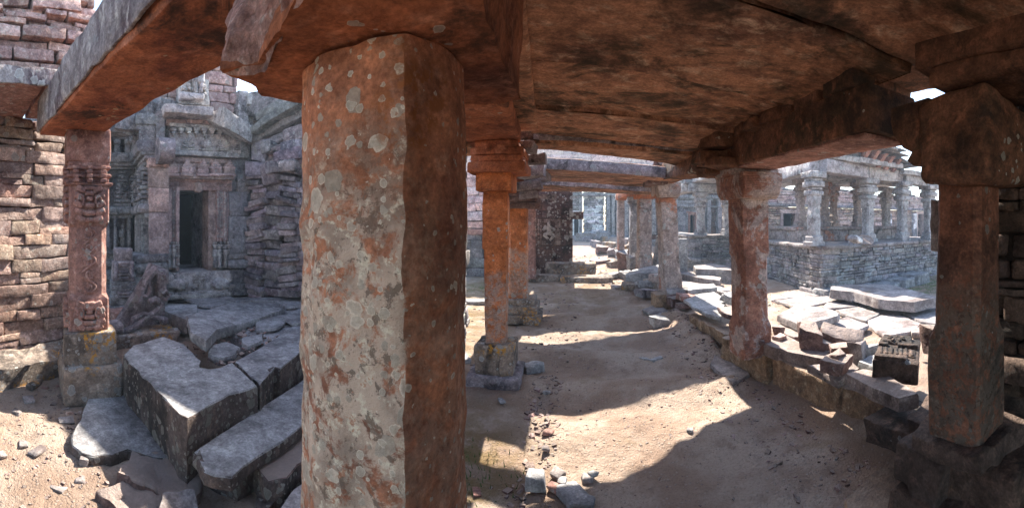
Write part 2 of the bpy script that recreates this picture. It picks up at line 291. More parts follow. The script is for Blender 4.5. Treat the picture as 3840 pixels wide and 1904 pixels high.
# ------------------------------------------------------------------ ground
def ground_material():
    m = bpy.data.materials.new('trodden earth'); m.use_nodes = True; t = m.node_tree; N = t.nodes; L = t.links; b = N['Principled BSDF']; b.inputs['Roughness'].default_value = 0.95; b.inputs['Specular IOR Level'].default_value = 0.15
    g = N.new('ShaderNodeNewGeometry'); P = g.outputs['Position']
    def noise(s_, det=6, rg=0.6, dist=0):
        n = N.new('ShaderNodeTexNoise'); n.inputs['Scale'].default_value = s_; n.inputs['Detail'].default_value = det; n.inputs['Roughness'].default_value = rg; n.inputs['Distortion'].default_value = dist; L.new(P, n.inputs['Vector']); return n.outputs['Fac']
    def ramp(x, a, c, lo=0.0, hi=1.0):
        n = N.new('ShaderNodeMapRange'); n.interpolation_type = 'SMOOTHSTEP'; L.new(x, n.inputs[0]); n.inputs[1].default_value = a; n.inputs[2].default_value = c; n.inputs[3].default_value = lo; n.inputs[4].default_value = hi; return n.outputs[0]
    def mix(fac, a, c, mode='MIX'):
        n = N.new('ShaderNodeMix'); n.data_type = 'RGBA'; n.blend_type = mode
        if isinstance(fac, (int, float)): n.inputs[0].default_value = fac
        else: L.new(fac, n.inputs[0])
        for i, x in ((6, a), (7, c)):
            if isinstance(x, tuple): n.inputs[i].default_value = (*x, 1)
            else: L.new(x, n.inputs[i])
        return n.outputs[2]
    def mm(op, a, c):
        n = N.new('ShaderNodeMath'); n.operation = op
        for i, x in enumerate((a, c)):
            if isinstance(x, (int, float)): n.inputs[i].default_value = x
            else: L.new(x, n.inputs[i])
        return n.outputs[0]
    col = mix(ramp(noise(1.3, 7, 0.6), 0.4, 0.6), (0.35, 0.245, 0.18), (0.49, 0.385, 0.305))
    col = mix(ramp(noise(5, 8, 0.7), 0.5, 0.7, 0, 0.7), col, (0.25, 0.175, 0.13))
    col = mix(ramp(noise(2.1, 5, 0.6, 0.5), 0.58, 0.70, 0, 0.45), col, (0.28, 0.20, 0.11))
    v = N.new('ShaderNodeTexVoronoi'); v.inputs['Scale'].default_value = 42; L.new(P, v.inputs['Vector']); sp = N.new('ShaderNodeSeparateColor'); L.new(v.outputs['Color'], sp.inputs[0])
    peb = mm('MULTIPLY', ramp(sp.outputs[0], 0.72, 0.75), ramp(v.outputs['Distance'], 0.42, 0.3)); col = mix(mm('MULTIPLY', peb, 0.6), col, (0.46, 0.38, 0.32))
    col = mix(ramp(noise(60, 5, 0.75), 0.45, 0.7, 0.0, 0.4), col, (0.15, 0.10, 0.07))
    at = N.new('ShaderNodeAttribute'); at.attribute_name = 'tint'; sa = N.new('ShaderNodeSeparateColor'); L.new(at.outputs['Color'], sa.inputs[0])
    gm = mm('MULTIPLY', sa.outputs[1], ramp(noise(6, 7, 0.7), 0.42, 0.55)); col = mix(gm, col, (0.10, 0.15, 0.03))
    col = mix(mm('MULTIPLY', sa.outputs[0], ramp(noise(3.5, 7, 0.7), 0.38, 0.56)), col, (0.20, 0.135, 0.05))
    L.new(col, b.inputs['Base Color'])
    h = mm('ADD', mm('ADD', mm('MULTIPLY', noise(9, 9, 0.74), 1.3), mm('MULTIPLY', noise(75, 5, 0.7), 0.4)), mm('MULTIPLY', peb, 0.35))
    bp = N.new('ShaderNodeBump'); bp.inputs['Strength'].default_value = 1.0; bp.inputs['Distance'].default_value = 0.05; L.new(h, bp.inputs['Height']); L.new(bp.outputs[0], b.inputs['Normal'])
    return m
M_ground = ground_material()
M_grass = stone('short grass', (0.07, 0.13, 0.03), (0.05, 0.09, 0.02), (0.12, 0.18, 0.05), stain=0, lich=0, bump=0)
def sstep(a, b, x): t = np.clip((x - a) / (b - a), 0, 1); return t * t * (3 - 2 * t)
def gz(x, y):
    x = np.asarray(x, float); y = np.asarray(y, float)
    p = np.stack([x, y, 0 * x], 1)
    z = 0.018 * fbm(p * 1.3, 3, 4) + 0.012 * fbm(p * 8, 9, 4) - 0.03 * np.clip(fbm(p * 3.1, 19, 2) - .62, 0, 1)
    cor = sstep(-0.7, -0.2, x) * (1 - sstep(1.5, 1.8, x)) * sstep(2.2, 3.5, y) * (1 - sstep(9.5, 10.5, y))
    z = z + cor * 0.034 * np.sin(y * 2 * math.pi / 0.86 + 0.5 * np.sin(x * 2) + x * 0.5)
    z = z - 0.05 * np.exp(-((x + 0.27 - 0.02 * (y - 2.5)) / 0.07) ** 2) * (1 - sstep(3.4, 3.9, y)) * sstep(1.8, 2.2, y) * (0.6 + 0.6 * fbm(p * 6, 4, 2))
    z = z + 0.11 * np.exp(-((x - 1.62) / 0.2) ** 2) * sstep(4.0, 4.6, y) * (1 - sstep(6.0, 6.6, y)) * (1 + 0.5 * fbm(p * 5, 8, 3))
    z = z + 0.12 * sstep(1.75, 2.1, x)                       # the court lies a little higher than the aisle
    left = sstep(-2.4, -3.2, x) * sstep(1.2, 1.7, y); z = z + left * 0.25 * (1 - sstep(6, 9, y))
    z = z + .5 * sstep(11.5, 19, y) * (1 - sstep(3.0, 5.0, x))
    far = sstep(28, 42, np.hypot(x, y)); return z * (1 - far)
def axis(a, b, st, ends):
    c = list(np.arange(a, b + 1e-6, st)); e = c[-1]; s_ = st
    while e < ends: s_ *= 1.35; e += s_; c.append(e)
    e = a; s_ = st
    while e > -ends: s_ *= 1.35; e -= s_; c.insert(0, e)
    return np.array(c)
xs = axis(-4.2, 3.2, 0.035, 45); ys = axis(-0.2, 8.5, 0.035, 45)
X, Y = np.meshgrid(xs, ys); G = np.stack([X.ravel(), Y.ravel(), gz(X.ravel(), Y.ravel())], 1)
nx, ny = len(xs), len(ys); I = np.arange(nx * ny).reshape(ny, nx)
gm = MB(); gm.add(G, np.stack([I[:-1, :-1].ravel(), I[:-1, 1:].ravel(), I[1:, 1:].ravel(), I[1:, :-1].ravel()], 1))
moss = np.exp(-((G[:, 0] + 0.75) / 0.45) ** 2) * np.exp(-((G[:, 1] - 2.2) / 0.9) ** 2) + 0.7 * np.exp(-((G[:, 0] + 1.9) / 1.0) ** 2) * (G[:, 1] > 4) + 0.5 * np.exp(-((G[:, 0] - .3) / 0.8) ** 2) * np.exp(-((G[:, 1] - 8.5) / 2.5) ** 2)
grn = np.exp(-((G[:, 0] - 8.0) / 2.2) ** 2) * np.exp(-((G[:, 1] - 5.0) / 1.0) ** 2) + 0.9 * np.exp(-((G[:, 0] + 2.0) / 0.6) ** 2) * np.exp(-((G[:, 1] - 9.0) / .8) ** 2)
gm.t = [np.stack([np.clip(moss, 0, 1), np.clip(grn, 0, 1), 0 * moss, 0 * moss + 1], 1)]
go = gm.build('ground', M_ground); tag(go, kind='structure')
# ------------------------------------------------------------------ pieces used again and again
def rgt(rg, base=1.0, var=0.25, hue=0.08):
    v = base * rg.uniform(1 - var, 1 + var); return (v * (1 + rg.uniform(-hue, hue)), v, v * (1 + rg.uniform(-hue, hue)))
_rt = random.Random(2024)
class Fr:
    """upright working plane: origin, direction along it, outward normal"""
    def __init__(s, O, A):
        s.O = Vector((O[0], O[1])); s.U = (Vector((A[0], A[1])) - s.O); s.L = s.U.length; s.U.normalize(); s.N = Vector((s.U.y, -s.U.x))
        s.M = np.array([[s.U.x, -s.N.x, 0], [s.U.y, -s.N.y, 0], [0, 0, 1]])
    def pt(s, u, w_, z): q = s.O + s.U * u + s.N * w_; return Vector((q.x, q.y, z))
    def hit(s, px, py, w_=0.0):
        a, b, t = ray(px, py); r = Vector((a, b)); D = (s.O.dot(s.N) + w_) / r.dot(s.N); return (r * D - s.O).dot(s.U), EH + t * D
    def box(s, mb, px0, py0, px1, py1, w0, w1, **kw):
        pm = (px0 + px1) / 2; u0 = s.hit(px0, py0, w1)[0]; u1 = s.hit(px1, py0, w1)[0]; zt = s.hit(pm, py0, w1)[1]; zb = s.hit(pm, py1, w1)[1]
        return s.ubox(mb, u0, u1, zb, zt, w0, w1, **kw)
    def ubox(s, mb, u0, u1, zb, zt, w0, w1, rot=0.0, **kw):
        if 'tint' not in kw: kw['tint'] = rgt(_rt, 1.0, .17, .05)
        M = s.M @ rotm(0, rot, 0) if rot else s.M
        return mb.cub(s.pt((u0 + u1) / 2, (w0 + w1) / 2, (zb + zt) / 2), (abs(u1 - u0), abs(w1 - w0), abs(zt - zb)), M, **kw)
def rubble_wall(mb, fr, u0, u1, z0, z1, depth=0.22, ch=(0.06, 0.12), ln=(0.14, 0.4), gap=0.006, res=0.05, rnd=0.012, amp=0.008, jw=0.015, seed=0, holes=(), tv=0.28, tb=1.0, core=True, cd=.07, slope=0.0, chips=0.0, mx=10, hue=0.08, ragged=0.0):
    rg = random.Random(seed); z = z0
    f1 = (lambda u: z1) if not callable(z1) else z1
    zm = max(f1(u0), f1(u1), f1((u0 + u1) / 2))
    while z < zm - 0.02:
        h = min(rg.uniform(*ch), zm - z + 0.02); u = u0 - rg.uniform(0, ln[0])
        while u < u1 - 0.01:
            L_ = rg.uniform(*ln) * (1.3 if h > sum(ch) / 2 else 0.85); a, b = max(u, u0), min(u + L_, u1); u += L_
            if b - a < 0.03: continue
            um = (a + b) / 2
            if z + h * 0.6 > f1(um) + (rg.uniform(-ragged, ragged) if ragged else 0): continue
            for (h0, h1, y0, y1) in holes:
                if a < h1 and b > h0 and z < y1 - 0.02 and z + h > y0 + 0.02:
                    if a < h0 - 0.04: b = min(b, h0)
                    elif b > h1 + 0.04: a = max(a, h1)
                    else: a = b
            if b - a < 0.03: continue
            j = rg.uniform(-jw, jw); hh = h - gap * rg.uniform(0.5, 1.8); dz = 0
            split = rg.random() < 0.18 and h > 0.07
            pcs = [(z, z + hh * 0.5 - gap / 2), (z + hh * 0.5 + gap / 2, z + hh)] if split else [(z, z + hh)]
            for (q0, q1) in pcs:
                fr.ubox(mb, a + gap * rg.uniform(0.3, 1.5), b - gap * rg.uniform(0.3, 1.5), q0, q1, -depth, j + rg.uniform(-.3, .3) * jw, rot=rg.uniform(-1, 1) * 0.012 + slope, res=res, rnd=min(rnd, (q1 - q0) * 0.35), amp=amp, freq=7, k=rg.randrange(999), tint=rgt(rg, tb, tv, hue), cj=0.10, mx=mx)
        z += h
    if core:
        segs = 14
        for i in range(segs):
            ua, ub = u0 + .09, u1 - .09; a = ua + (ub - ua) * i / segs; b = ua + (ub - ua) * (i + 1) / segs
            zs = [(z0, f1((a + b) / 2) - 0.03)]
            for (h0, h1, y0, y1) in holes:
                if a < h1 and b > h0: zs = [(p, q) for (p0, q0) in zs for (p, q) in ((p0, min(q0, y0)), (max(p0, y1), q0)) if q - p > 0.02]
            for (p, q) in zs: fr.ubox(mb, a, b, p, q, -depth, -cd, res=1, rnd=0, tint=(0.25, 0.25, 0.25))
def rock(name, c, size, label, mat=None, rot=(0, 0, 0), k=0, cat='stone', group=None, amp=0.012, cj=0.22, res=0.03, tint=(1, 1, 1), rnd=0.012):
    mb = MB(); mb.cub(c, size, rotm(*[R(a) for a in rot]), res, rnd, amp, 8, k, tint, cj, mx=26)
    return tag(mb.build(name, mat or M_rock), label, cat, group)
def flag(name, pts, z, th, label, mat=None, group=None, k=0, cat='flagstone', tilt=None, tint=(1, 1, 1), jag=0.010, under=0.02):
    """flat stone outlined on the photo, lying at height z (or one height per point)"""
    zs = z if isinstance(z, (list, tuple)) else [z] * len(pts)
    mb = MB(); mb.slab([Pz(a, b, zz) for (a, b), zz in zip(pts, zs)], th, k=k, tint=tint, jag=jag, under=under); return tag(mb.build(name, mat or M_flag), label, cat, group)
def sq(cx, cy, z, hx, hy, rz=0.0, ch=0.0):
    """ring of a square or, with ch, an octagon"""
    p = [(-hx, -hy), (hx, -hy), (hx, hy), (-hx, hy)] if ch <= 0 else [(-hx + ch, -hy), (hx - ch, -hy), (hx, -hy + ch), (hx, hy - ch), (hx - ch, hy), (-hx + ch, hy), (-hx, hy - ch), (-hx, -hy + ch)]
    c, s_ = math.cos(rz), math.sin(rz); return [(cx + a * c - b * s_, cy + a * s_ + b * c, z) for a, b in p]
def shaft(mb, cx, cy, prof, rz=0.0, res=0.035, amp=0.006, k=0, tint=(1, 1, 1), lean=(0, 0)):
    """prof: (z, half width x, half width y, chamfer)"""
    z0 = prof[0][0]
    mb.loft([sq(cx + lean[0] * (z - z0), cy + lean[1] * (z - z0), z, hx, hy, rz, max(ch, 0.008)) for z, hx, hy, ch in prof], res, amp, 6, k, tint); return mb
# ================================================================== THE GALLERY (right of the photo): pillars, beams, roof
# --- big lichen pillar close to the camera, its rough capital
bp_out = [Pz(a, 2600, EH - 1) .xy for a in ()]
def polar(px, D): t = (px - VX) / F; return (D * math.sin(t), D * math.cos(t))
oc = [polar(1125, .985), polar(1192, .865), polar(1520, .765), polar(1702, .865), polar(1752, .985)]
cx0, cy0 = polar(1440, .985)
oc = oc + [(2 * cx0 - a, 2 * cy0 - b) for a, b in oc[1:4]]
o2 = []
for i in range(8):
    p, a, b = Vector(oc[i]), Vector(oc[i - 1]), Vector(oc[(i + 1) % 8]); o2 += [tuple(p + (a - p).normalized() * .017), tuple(p + (a + b - 2 * p).normalized() * .004), tuple(p + (b - p).normalized() * .017)]
oc = o2
t = thing('stone_pillar', (cx0, cy0, 0), 'thick octagonal orange pillar covered in pale lichen, nearest to the viewer', 'pillar', 'pillars of the gallery')
mb = MB(); n_ = 9
def ocr(z, s_): return [(cx0 + (a - cx0) * s_, cy0 + (b - cy0) * s_, z) for a, b in oc]
mb.loft([ocr(0.02, 1.06), ocr(0.3, 1.04), ocr(0.34, 1.0), ocr(1.0, 1.0), ocr(1.82, 1.0), ocr(1.925, 0.975)], 0.016, 0.0055, 13, 3, (1, 1, 1), 4)
mb.build('shaft', M_big, t, ang=30)
mb = MB()
bot = [(-.36, .44), (-.436, .51), (-.68, .66), (-.77, .61), (-.86, .84), (-.82, 1.0), (-.62, 1.22), (-.16, 1.22), (-.16, .42)]; top_ = [(-.50, .62), (-.63, .75), (-.86, .90), (-.97, .85), (-.99, .95), (-.9, 1.05), (-.62, 1.22), (-.16, 1.22), (-.16, .52)]
mb.loft([[(a, b, 1.93) for a, b in bot], [(a - .002, b, 1.95) for a, b in bot], [(a, b, 2.30) for a, b in top_]], 0.03, 0.012, 7, 21, (1, 1, 1), 4, jag=0.008)
mb.build('capital', M_red, t, ang=50)
nq = Vector((.36, -.66, .66)); q_ = [Vector(p) for p in ((-.40, .48, 1.955), (-.55, .58, 1.95), (-.69, .655, 1.95), (-.775, .615, 1.955), (-.88, .73, 2.13), (-.965, .84, 2.29), (-.86, .90, 2.29), (-.63, .74, 2.28), (-.50, .60, 2.12))]
mb = MB(); mb.loft([[p - nq * .03 for p in q_], [p + nq * .010 for p in q_], [p + (sum(q_, Vector()) / 9 - p) * .3 + nq * .030 for p in q_], [p + (sum(q_, Vector()) / 9 - p) * .7 + nq * .022 for p in q_]], .02, .016, 12, 23, (1, 1, 1), 4); mb.build('broken_face', M_brokenlit, t, ang=60)  # broken end of the capital, painted paler as a lit face
# --- left row: long beam over the big pillar, ledge beside it
def beam(a, b, wd, ht, label, mat, name='stone_beam', k=0, group='beams of the gallery', amp=0.008, res=0.06, roll=0.0, cj=0.0, cat='beam', tint=(1, 1, 1), rnd=0.015):
    mb = MB(); mb.bar(a, b, wd, ht, res, rnd, amp, k, tint, 3.5, roll, cj); return tag(mb.build(name, mat), label, cat, group)
beam((-.47, -.6, 2.46), (-.74, 3.62, 2.46), .50, .34, 'broad red beam running from above the nearest pillar to the slender orange pillar', M_red, k=5, amp=.012)
beam((-.12, -.6, 2.50), (-.43, 3.75, 2.52), .17, .20, 'dark stained ledge stone beside the broad red beam under the ceiling', M_ceil, name='ledge_stone', cat='ledge', k=8, amp=.01)
# --- porch beam to the carved pillar
beam((-3.52, .99, 2.50), (-.50, .97, 2.50), .52, .32, 'heavy beam with grey crusted side and red underside above the carved pillar', M_beamgrey, k=11, amp=.012)
mb = MB(); mb.bar((-3.53, .722, 2.515), (-.50, .695, 2.515), .02, .29, .04, .006, .012, 13, (1, 1, 1), 7); tag(mb.build('crust', M_greycrust), None, None)
crust = bpy.data.objects['crust']; pb = [o for o in C.objects if o.name.startswith('stone_beam')][-1]; crust.parent = pb; crust.location = crust.location - pb.location
# --- ceiling slabs spanning the aisle
cs = [((1.37, 2.12), (1.37, 2.38), 0.0, 0), ((2.14, 3.02), (2.40, 3.25), 0.02, 1), ((3.04, 3.78), (3.27, 4.05), -0.01, 2), ((3.80, 4.05), (4.07, 4.45), 0.015, 3)]
lab = ['widest dark ceiling slab spanning the aisle above the viewer', 'ceiling slab second from the viewer with black smoke stains', 'ceiling slab third from the viewer, banded orange and black', 'narrow ceiling slab fourth from the viewer']
for (l, r_, dz, k), lb in zip(cs, lab):
    mb = MB()
    mb.loft([[(-.42, l[0], 2.45 + dz), (1.62, r_[0], 2.36 + dz), (1.62, r_[1], 2.36 + dz), (-.42, l[1], 2.45 + dz)],
             [(-.42, l[0] - .01, 2.60 + dz), (1.62, r_[0] - .01, 2.52 + dz), (1.62, r_[1], 2.52 + dz), (-.42, l[1], 2.60 + dz)]], 0.06, 0.022, 2.2, 30 + k, (1, 1, 1), 4, jag=0.012, cap=False)
    # gridded underside so that it has real relief
    nu, nv = 44, max(8, int((r_[1] - r_[0]) / .05)); vs = []
    for zz in (0, 1):
        for i in range(nu + 1):
            for j in range(nv + 1):
                a = i / nu; b = j / nv; y = (l[0] + (r_[0] - l[0]) * a) * (1 - b) + (l[1] + (r_[1] - l[1]) * a) * b
                vs.append((-.42 + 2.04 * a, y, 2.45 - .09 * a + dz + (0.15 if zz else -0.004)))
    vs = np.array(vs); fs = []; st = (nu + 1) * (nv + 1)
    for zz in (0, 1):
        for i in range(nu):
            for j in range(nv):
                q = [zz * st + i * (nv + 1) + j, zz * st + i * (nv + 1) + j + 1, zz * st + (i + 1) * (nv + 1) + j + 1, zz * st + (i + 1) * (nv + 1) + j]
                fs.append(q if not zz else q[::-1])
    mb.add(disp(vs, 0.009, 1.4, 30 + k, 3) + np.stack([0 * vs[:, 0], 0 * vs[:, 0], 0.004 * fbm(vs * np.array([1.2, 5, 1]), 77, 4)], 1), fs)
    tag(mb.build('ceiling_slab', M_ceil, ang=50), lb, 'ceiling slab', 'ceiling slabs over the aisle')
mb = MB(); mb.loft([[(-.85, 4.07, 2.40), (1.6, 4.52, 2.34), (1.6, 5.36, 2.34), (-.85, 4.20, 2.38)], [(-.85, 4.03, 2.55), (1.6, 4.48, 2.5), (1.6, 5.38, 2.5), (-.85, 4.22, 2.53)]], 0.05, 0.018, 2.4, 41, (1, 1, 1), 4, jag=0.015)
tag(mb.build('ceiling_slab', M_ceil, ang=50), 'last ceiling slab before the open gap, tapering to its left end', 'ceiling slab', 'ceiling slabs over the aisle')
beam((-.9, 6.38, 2.40), (1.62, 6.72, 2.30), 1.66, .17, 'flat cross beam with purple edge, nearer one of the open bay', M_ceil, k=51, name='cross_beam', amp=.014, group='cross beams over the open bay')  # back part widened out of view to shade the aisle floor
beam((-1.0, 8.15, 2.40), (1.70, 8.45, 2.26), .75, .22, 'flat cross beam with purple edge, farther one of the open bay', M_ceil, k=52, name='cross_beam', amp=.014, group='cross beams over the open bay')
for (ya, yb, z, hh, k) in ((5.53, 5.93, 2.395, .16, 1), (7.76, 8.06, 2.395, .21, 2)):
    o = [o for o in C.objects if o.name.startswith('cross_beam')][k - 1]; mb = MB(); mb.bar((-.9, ya - .025, z + .005), (1.62, yb - .06, z - .085 - .02 * k), .02, hh, .05, .006, .010, 60 + k)
    e = mb.build('purple_edge', M_purple); e.parent = o; e.location = e.location - o.location  # purple strip along the near face of each cross beam
mb = MB(); mb.bar((-.42, 4.085, 2.475), (1.55, 4.45, 2.44), .02, .13, .04, .004, .008, 66); e = mb.build('purple_edge', M_purple); o = [o for o in C.objects if o.name.startswith('ceiling_slab')][-1]; e.parent = o; e.location = e.location - o.location  # purple strip along the near edge of the last slab
beam((-.9, 10.05, 2.47), (1.66, 10.1, 2.44), 2.3, .12, 'unseen roof slab added beyond the cross beams to shade the far aisle floor', M_ceil, k=54, name='roof_slab', amp=.014, group=None, cat='roof slab')  # hidden slab added so that the far floor falls into shade
beam((-1.75, 3.52 + .95, 2.56), (-.85, 3.50 + .95, 2.56), 1.9, .13, 'unseen roof slab added beside the long red beam to shade the porch step', M_ceil, k=55, name='roof_slab', amp=.014, group=None, cat='roof slab')  # hidden slab added to keep the sun off the porch step
# --- right row beams
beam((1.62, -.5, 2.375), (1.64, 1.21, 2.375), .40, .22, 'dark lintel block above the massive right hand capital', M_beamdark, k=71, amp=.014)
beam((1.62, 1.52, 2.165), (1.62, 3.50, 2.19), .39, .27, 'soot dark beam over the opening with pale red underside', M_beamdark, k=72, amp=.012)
mb = MB(); mb.bar((1.625, 1.56, 2.026), (1.625, 3.46, 2.050), .36, .02, .04, .006, .008, 76); e = mb.build('pale_underside', M_carved); o = [o for o in C.objects if o.name.startswith('stone_beam')][-1]; e.parent = o; e.location = e.location - o.location  # paler strip laid along the underside of the beam
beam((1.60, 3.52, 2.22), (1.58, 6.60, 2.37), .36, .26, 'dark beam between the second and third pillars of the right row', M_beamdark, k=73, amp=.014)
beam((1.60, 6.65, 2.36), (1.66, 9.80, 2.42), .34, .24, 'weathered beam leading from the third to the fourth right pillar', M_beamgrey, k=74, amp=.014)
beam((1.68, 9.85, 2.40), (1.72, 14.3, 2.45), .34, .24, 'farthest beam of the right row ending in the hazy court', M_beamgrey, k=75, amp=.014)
rock('packing_stone', (1.70, .80, 2.225), (.5, .66, .09), 'flat dark filler on the massive right hand capital', M_beamdark, (0, 0, 2), 299, 'packing stone', 'packing stones on the right beam', .008, .05)
rock('eave_stone', (1.80, 2.16, 2.43), (.34, .94, .13), 'thick eave stone reaching outward above the soot dark beam', M_beamdark, (0, 2, 3), 298, 'eave stone', None, .01, .05)
rock('eave_stone', (1.84, 1.50, 2.475), (.40, .46, .10), 'smaller eave stone over the sky gap beside the massive capital', M_beamdark, (0, 2, 3), 297, 'eave stone', None, .008, .05)
rg = random.Random(4)
packs = [((1.47, 1.75, 2.36), (.16, .34, .12)), ((1.52, 2.12, 2.36), (.2, .3, .10)), ((1.5, 2.5, 2.37), (.2, .36, .13)), ((1.42, 2.78, 2.33), (.2, .18, .10)), ((1.5, 3.15, 2.37), (.22, .3, .08)), ((1.40, 3.5, 2.31), (.3, .42, .15)), ((1.36, 3.62, 2.17), (.34, .36, .12)), ((1.38, 3.4, 2.09), (.3, .4, .08)), ((1.42, 3.78, 2.06), (.3, .3, .09)), ((1.45, 6.35, 2.52), (.26, .3, .16)), ((1.42, 6.95, 2.40), (.3, .5, .22)), ((1.40, 6.62, 2.22), (.34, .5, .11)), ((1.42, 6.95, 2.27), (.32, .3, .1))]
wh = ['wedged under the ceiling beside the sky gap', 'under the ceiling, second from the sky gap', 'chunky and square, midway along the dark beam', 'small, poking out of the ceiling joint', 'thin, beneath the narrow ceiling slab', 'topmost of the pile above the second pillar', 'middle of the pile above the second pillar', 'flat, low in the pile above the second pillar', 'behind the pile above the second pillar', 'lit on its top above the third pillar', 'large and purple above the third pillar', 'flat, directly on the third pillar capital', 'second flat one on the third pillar capital']
for i, ((c, s_), t_) in enumerate(zip(packs, wh)):
    rock('packing_stone', c, s_, 'dark packing stone ' + t_, M_rock if i > 8 else M_beamdark, (rg.uniform(-4, 4), rg.uniform(-4, 4), rg.uniform(-10, 10)), 300 + i, 'packing stone', 'packing stones on the right beam', .010)
# --- right row pillars
def capital_bracket(mb, cx, cy, z0, z1, hx, hy, k, roll=True, amp=.008):
    """block whose lower corners curl in, longer along y"""
    h = z1 - z0; prof = []
    for q in range(7):
        a = q / 6; e = math.sqrt(max(0, 1 - (1 - a) ** 2)) if roll else 1; prof.append((z0 + h * a * 0.75, hx * (0.86 + 0.14 * min(1, e)), hy * (0.78 + 0.22 * e), 0.012))
    prof.append((z1, hx, hy, 0.012)); shaft(mb, cx, cy, prof, res=.035, amp=amp, k=k)
t = thing('stone_pillar', (1.74, 1.13, 0), 'massive dark red pillar at the right edge with a square foot and curled capital', 'pillar', 'pillars of the gallery')
mb = MB()
for c_, s_, k_ in (((1.69, 1.04, .475), (.44, .42, .09), 81), ((1.60, 1.20, .33), (.32, .30, .20), 82), ((1.74, .92, .32), (.40, .40, .21), 83), ((1.56, 1.12, .14), (.34, .46, .19), 84), ((1.78, .90, .12), (.46, .44, .22), 85), ((1.75, 1.05, .0), (.72, .66, .12), 86)): mb.cub(c_, s_, rotm(0, 0, (k_ - 83) * .04), .025, .012, .022, 6, k_, rgt(random.Random(k_), 1.2, .25, .08), cj=.08)
mb.build('base', M_walldark, t)
mb = MB(); shaft(mb, 1.645, 1.045, [(.52, .138, .138, .012), (.56, .142, .142, .012), (.98, .142, .142, .012), (1.0, .138, .138, .02), (1.04, .128, .128, .03), (1.3, .124, .124, .03), (1.76, .122, .122, .03)], 0.04, .025, .005, 82, lean=(.02, .0)); mb.build('shaft', M_redshade, t)
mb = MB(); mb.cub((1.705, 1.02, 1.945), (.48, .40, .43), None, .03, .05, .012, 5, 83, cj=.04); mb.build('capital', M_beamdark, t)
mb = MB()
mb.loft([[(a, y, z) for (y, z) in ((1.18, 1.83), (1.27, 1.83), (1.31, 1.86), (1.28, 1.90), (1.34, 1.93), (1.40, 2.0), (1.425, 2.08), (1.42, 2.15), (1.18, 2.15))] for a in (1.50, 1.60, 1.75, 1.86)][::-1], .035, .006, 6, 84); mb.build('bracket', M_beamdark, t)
t = thing('stone_pillar', (1.70, 3.50, 0), 'square topped red pillar with grey scaling side, second of the right row', 'pillar', 'pillars of the gallery')
mb = MB(); shaft(mb, 1.70, 3.50, [(.24, .158, .158, .02), (.52, .162, .162, .02), (.56, .152, .152, .02), (.60, .142, .142, .03), (1.20, .142, .142, .03), (1.23, .150, .150, .012), (1.77, .150, .150, .012)], 0.05, .03, .003, 91, lean=(-.015, 0)); mb.build('shaft', M_r2, t)
mb = MB(); capital_bracket(mb, 1.67, 3.50, 1.77, 2.0, .205, .34, 92); mb.build('capital', M_r2, t)
mb = MB(); mb.cub((1.66, 3.52, 2.02), (.46, .52, .075), None, .035, .01, .006, 6, 93); mb.build('abacus', M_r2, t)
t = thing('stone_pillar', (1.78, 7.1, 0), 'grey crusted leaning pillar, third of the right row, red at its upper left', 'pillar', 'pillars of the gallery')
mb = MB(); mb.cub((1.62, 6.92, .13), (.38, .42, .26), None, .04, .02, .01, 5, 94); mb.build('base', M_kerb, t)
mb = MB(); shaft(mb, 1.80, 7.1, [(.2, .19, .18, .02), (.5, .175, .17, .02), (.9, .155, .155, .02), (1.3, .155, .155, .02), (1.98, .16, .16, .012)], 0.12, .04, .012, 95, lean=(-.05, 0)); mb.build('shaft', M_pillargrey, t)
mb = MB(); capital_bracket(mb, 1.70, 7.1, 1.98, 2.26, .21, .34, 96); mb.build('capital', M_pillargrey, t)
def plain_pillar(x, y, z0, z1, hw, label, k, mat=None, cap=None, capmat=None, lean=(0, 0), group='pillars of the gallery'):
    t = thing('stone_pillar', (x, y, z0), label, 'pillar', group)
    mb = MB(); shaft(mb, x, y, [(z0, hw * 1.12, hw * 1.12, .02), (z0 + .25, hw * 1.1, hw * 1.1, .02), (z0 + .3, hw, hw, .03), (z1, hw * .97, hw * .97, .02)], .08, .06, .008, k, lean=lean); mb.build('shaft', mat or M_pillargrey, t)
    mb = MB(); mb.cub((x + lean[0] * (z1 - z0), y, z1 + .11), (hw * 2.9, hw * 3.1, .22), None, .05, .03, .01, 5, k + 1); mb.build('capital', capmat or mat or M_pillargrey, t); return t
plain_pillar(1.80, 9.85, .2, 2.12, .165, 'grey pillar with a yellow stain and red capital, fourth of the right row', 101, capmat=M_red)
plain_pillar(1.84, 11.7, .2, 2.10, .14, 'pillar with flaking white plaster, fifth of the right row', 104, mat=M_whitewash)
plain_pillar(1.75, 14.4, .1, 2.35, .13, 'most distant pillar of the right row, pale in the haze', 107)
for i, (x, y, hx, hy, h, rz, lb) in enumerate([(2.35, 10.1, .26, .10, 1.0, .5, 'broad dark slab standing on end behind the fourth pillar'), (2.62, 9.6, .24, .08, .95, -.3, 'tall slab leaning on end beside the fourth pillar')]):
    mb = MB(); mb.cub((x, y, .15 + h / 2), (hx * 2, hy * 2, h), rotm(R(5), R(6 - 9 * i), rz), .05, .02, .014, 5, 111 + i, cj=.12); tag(mb.build('standing_slab', M_block), lb, 'slab', 'slabs standing on end')
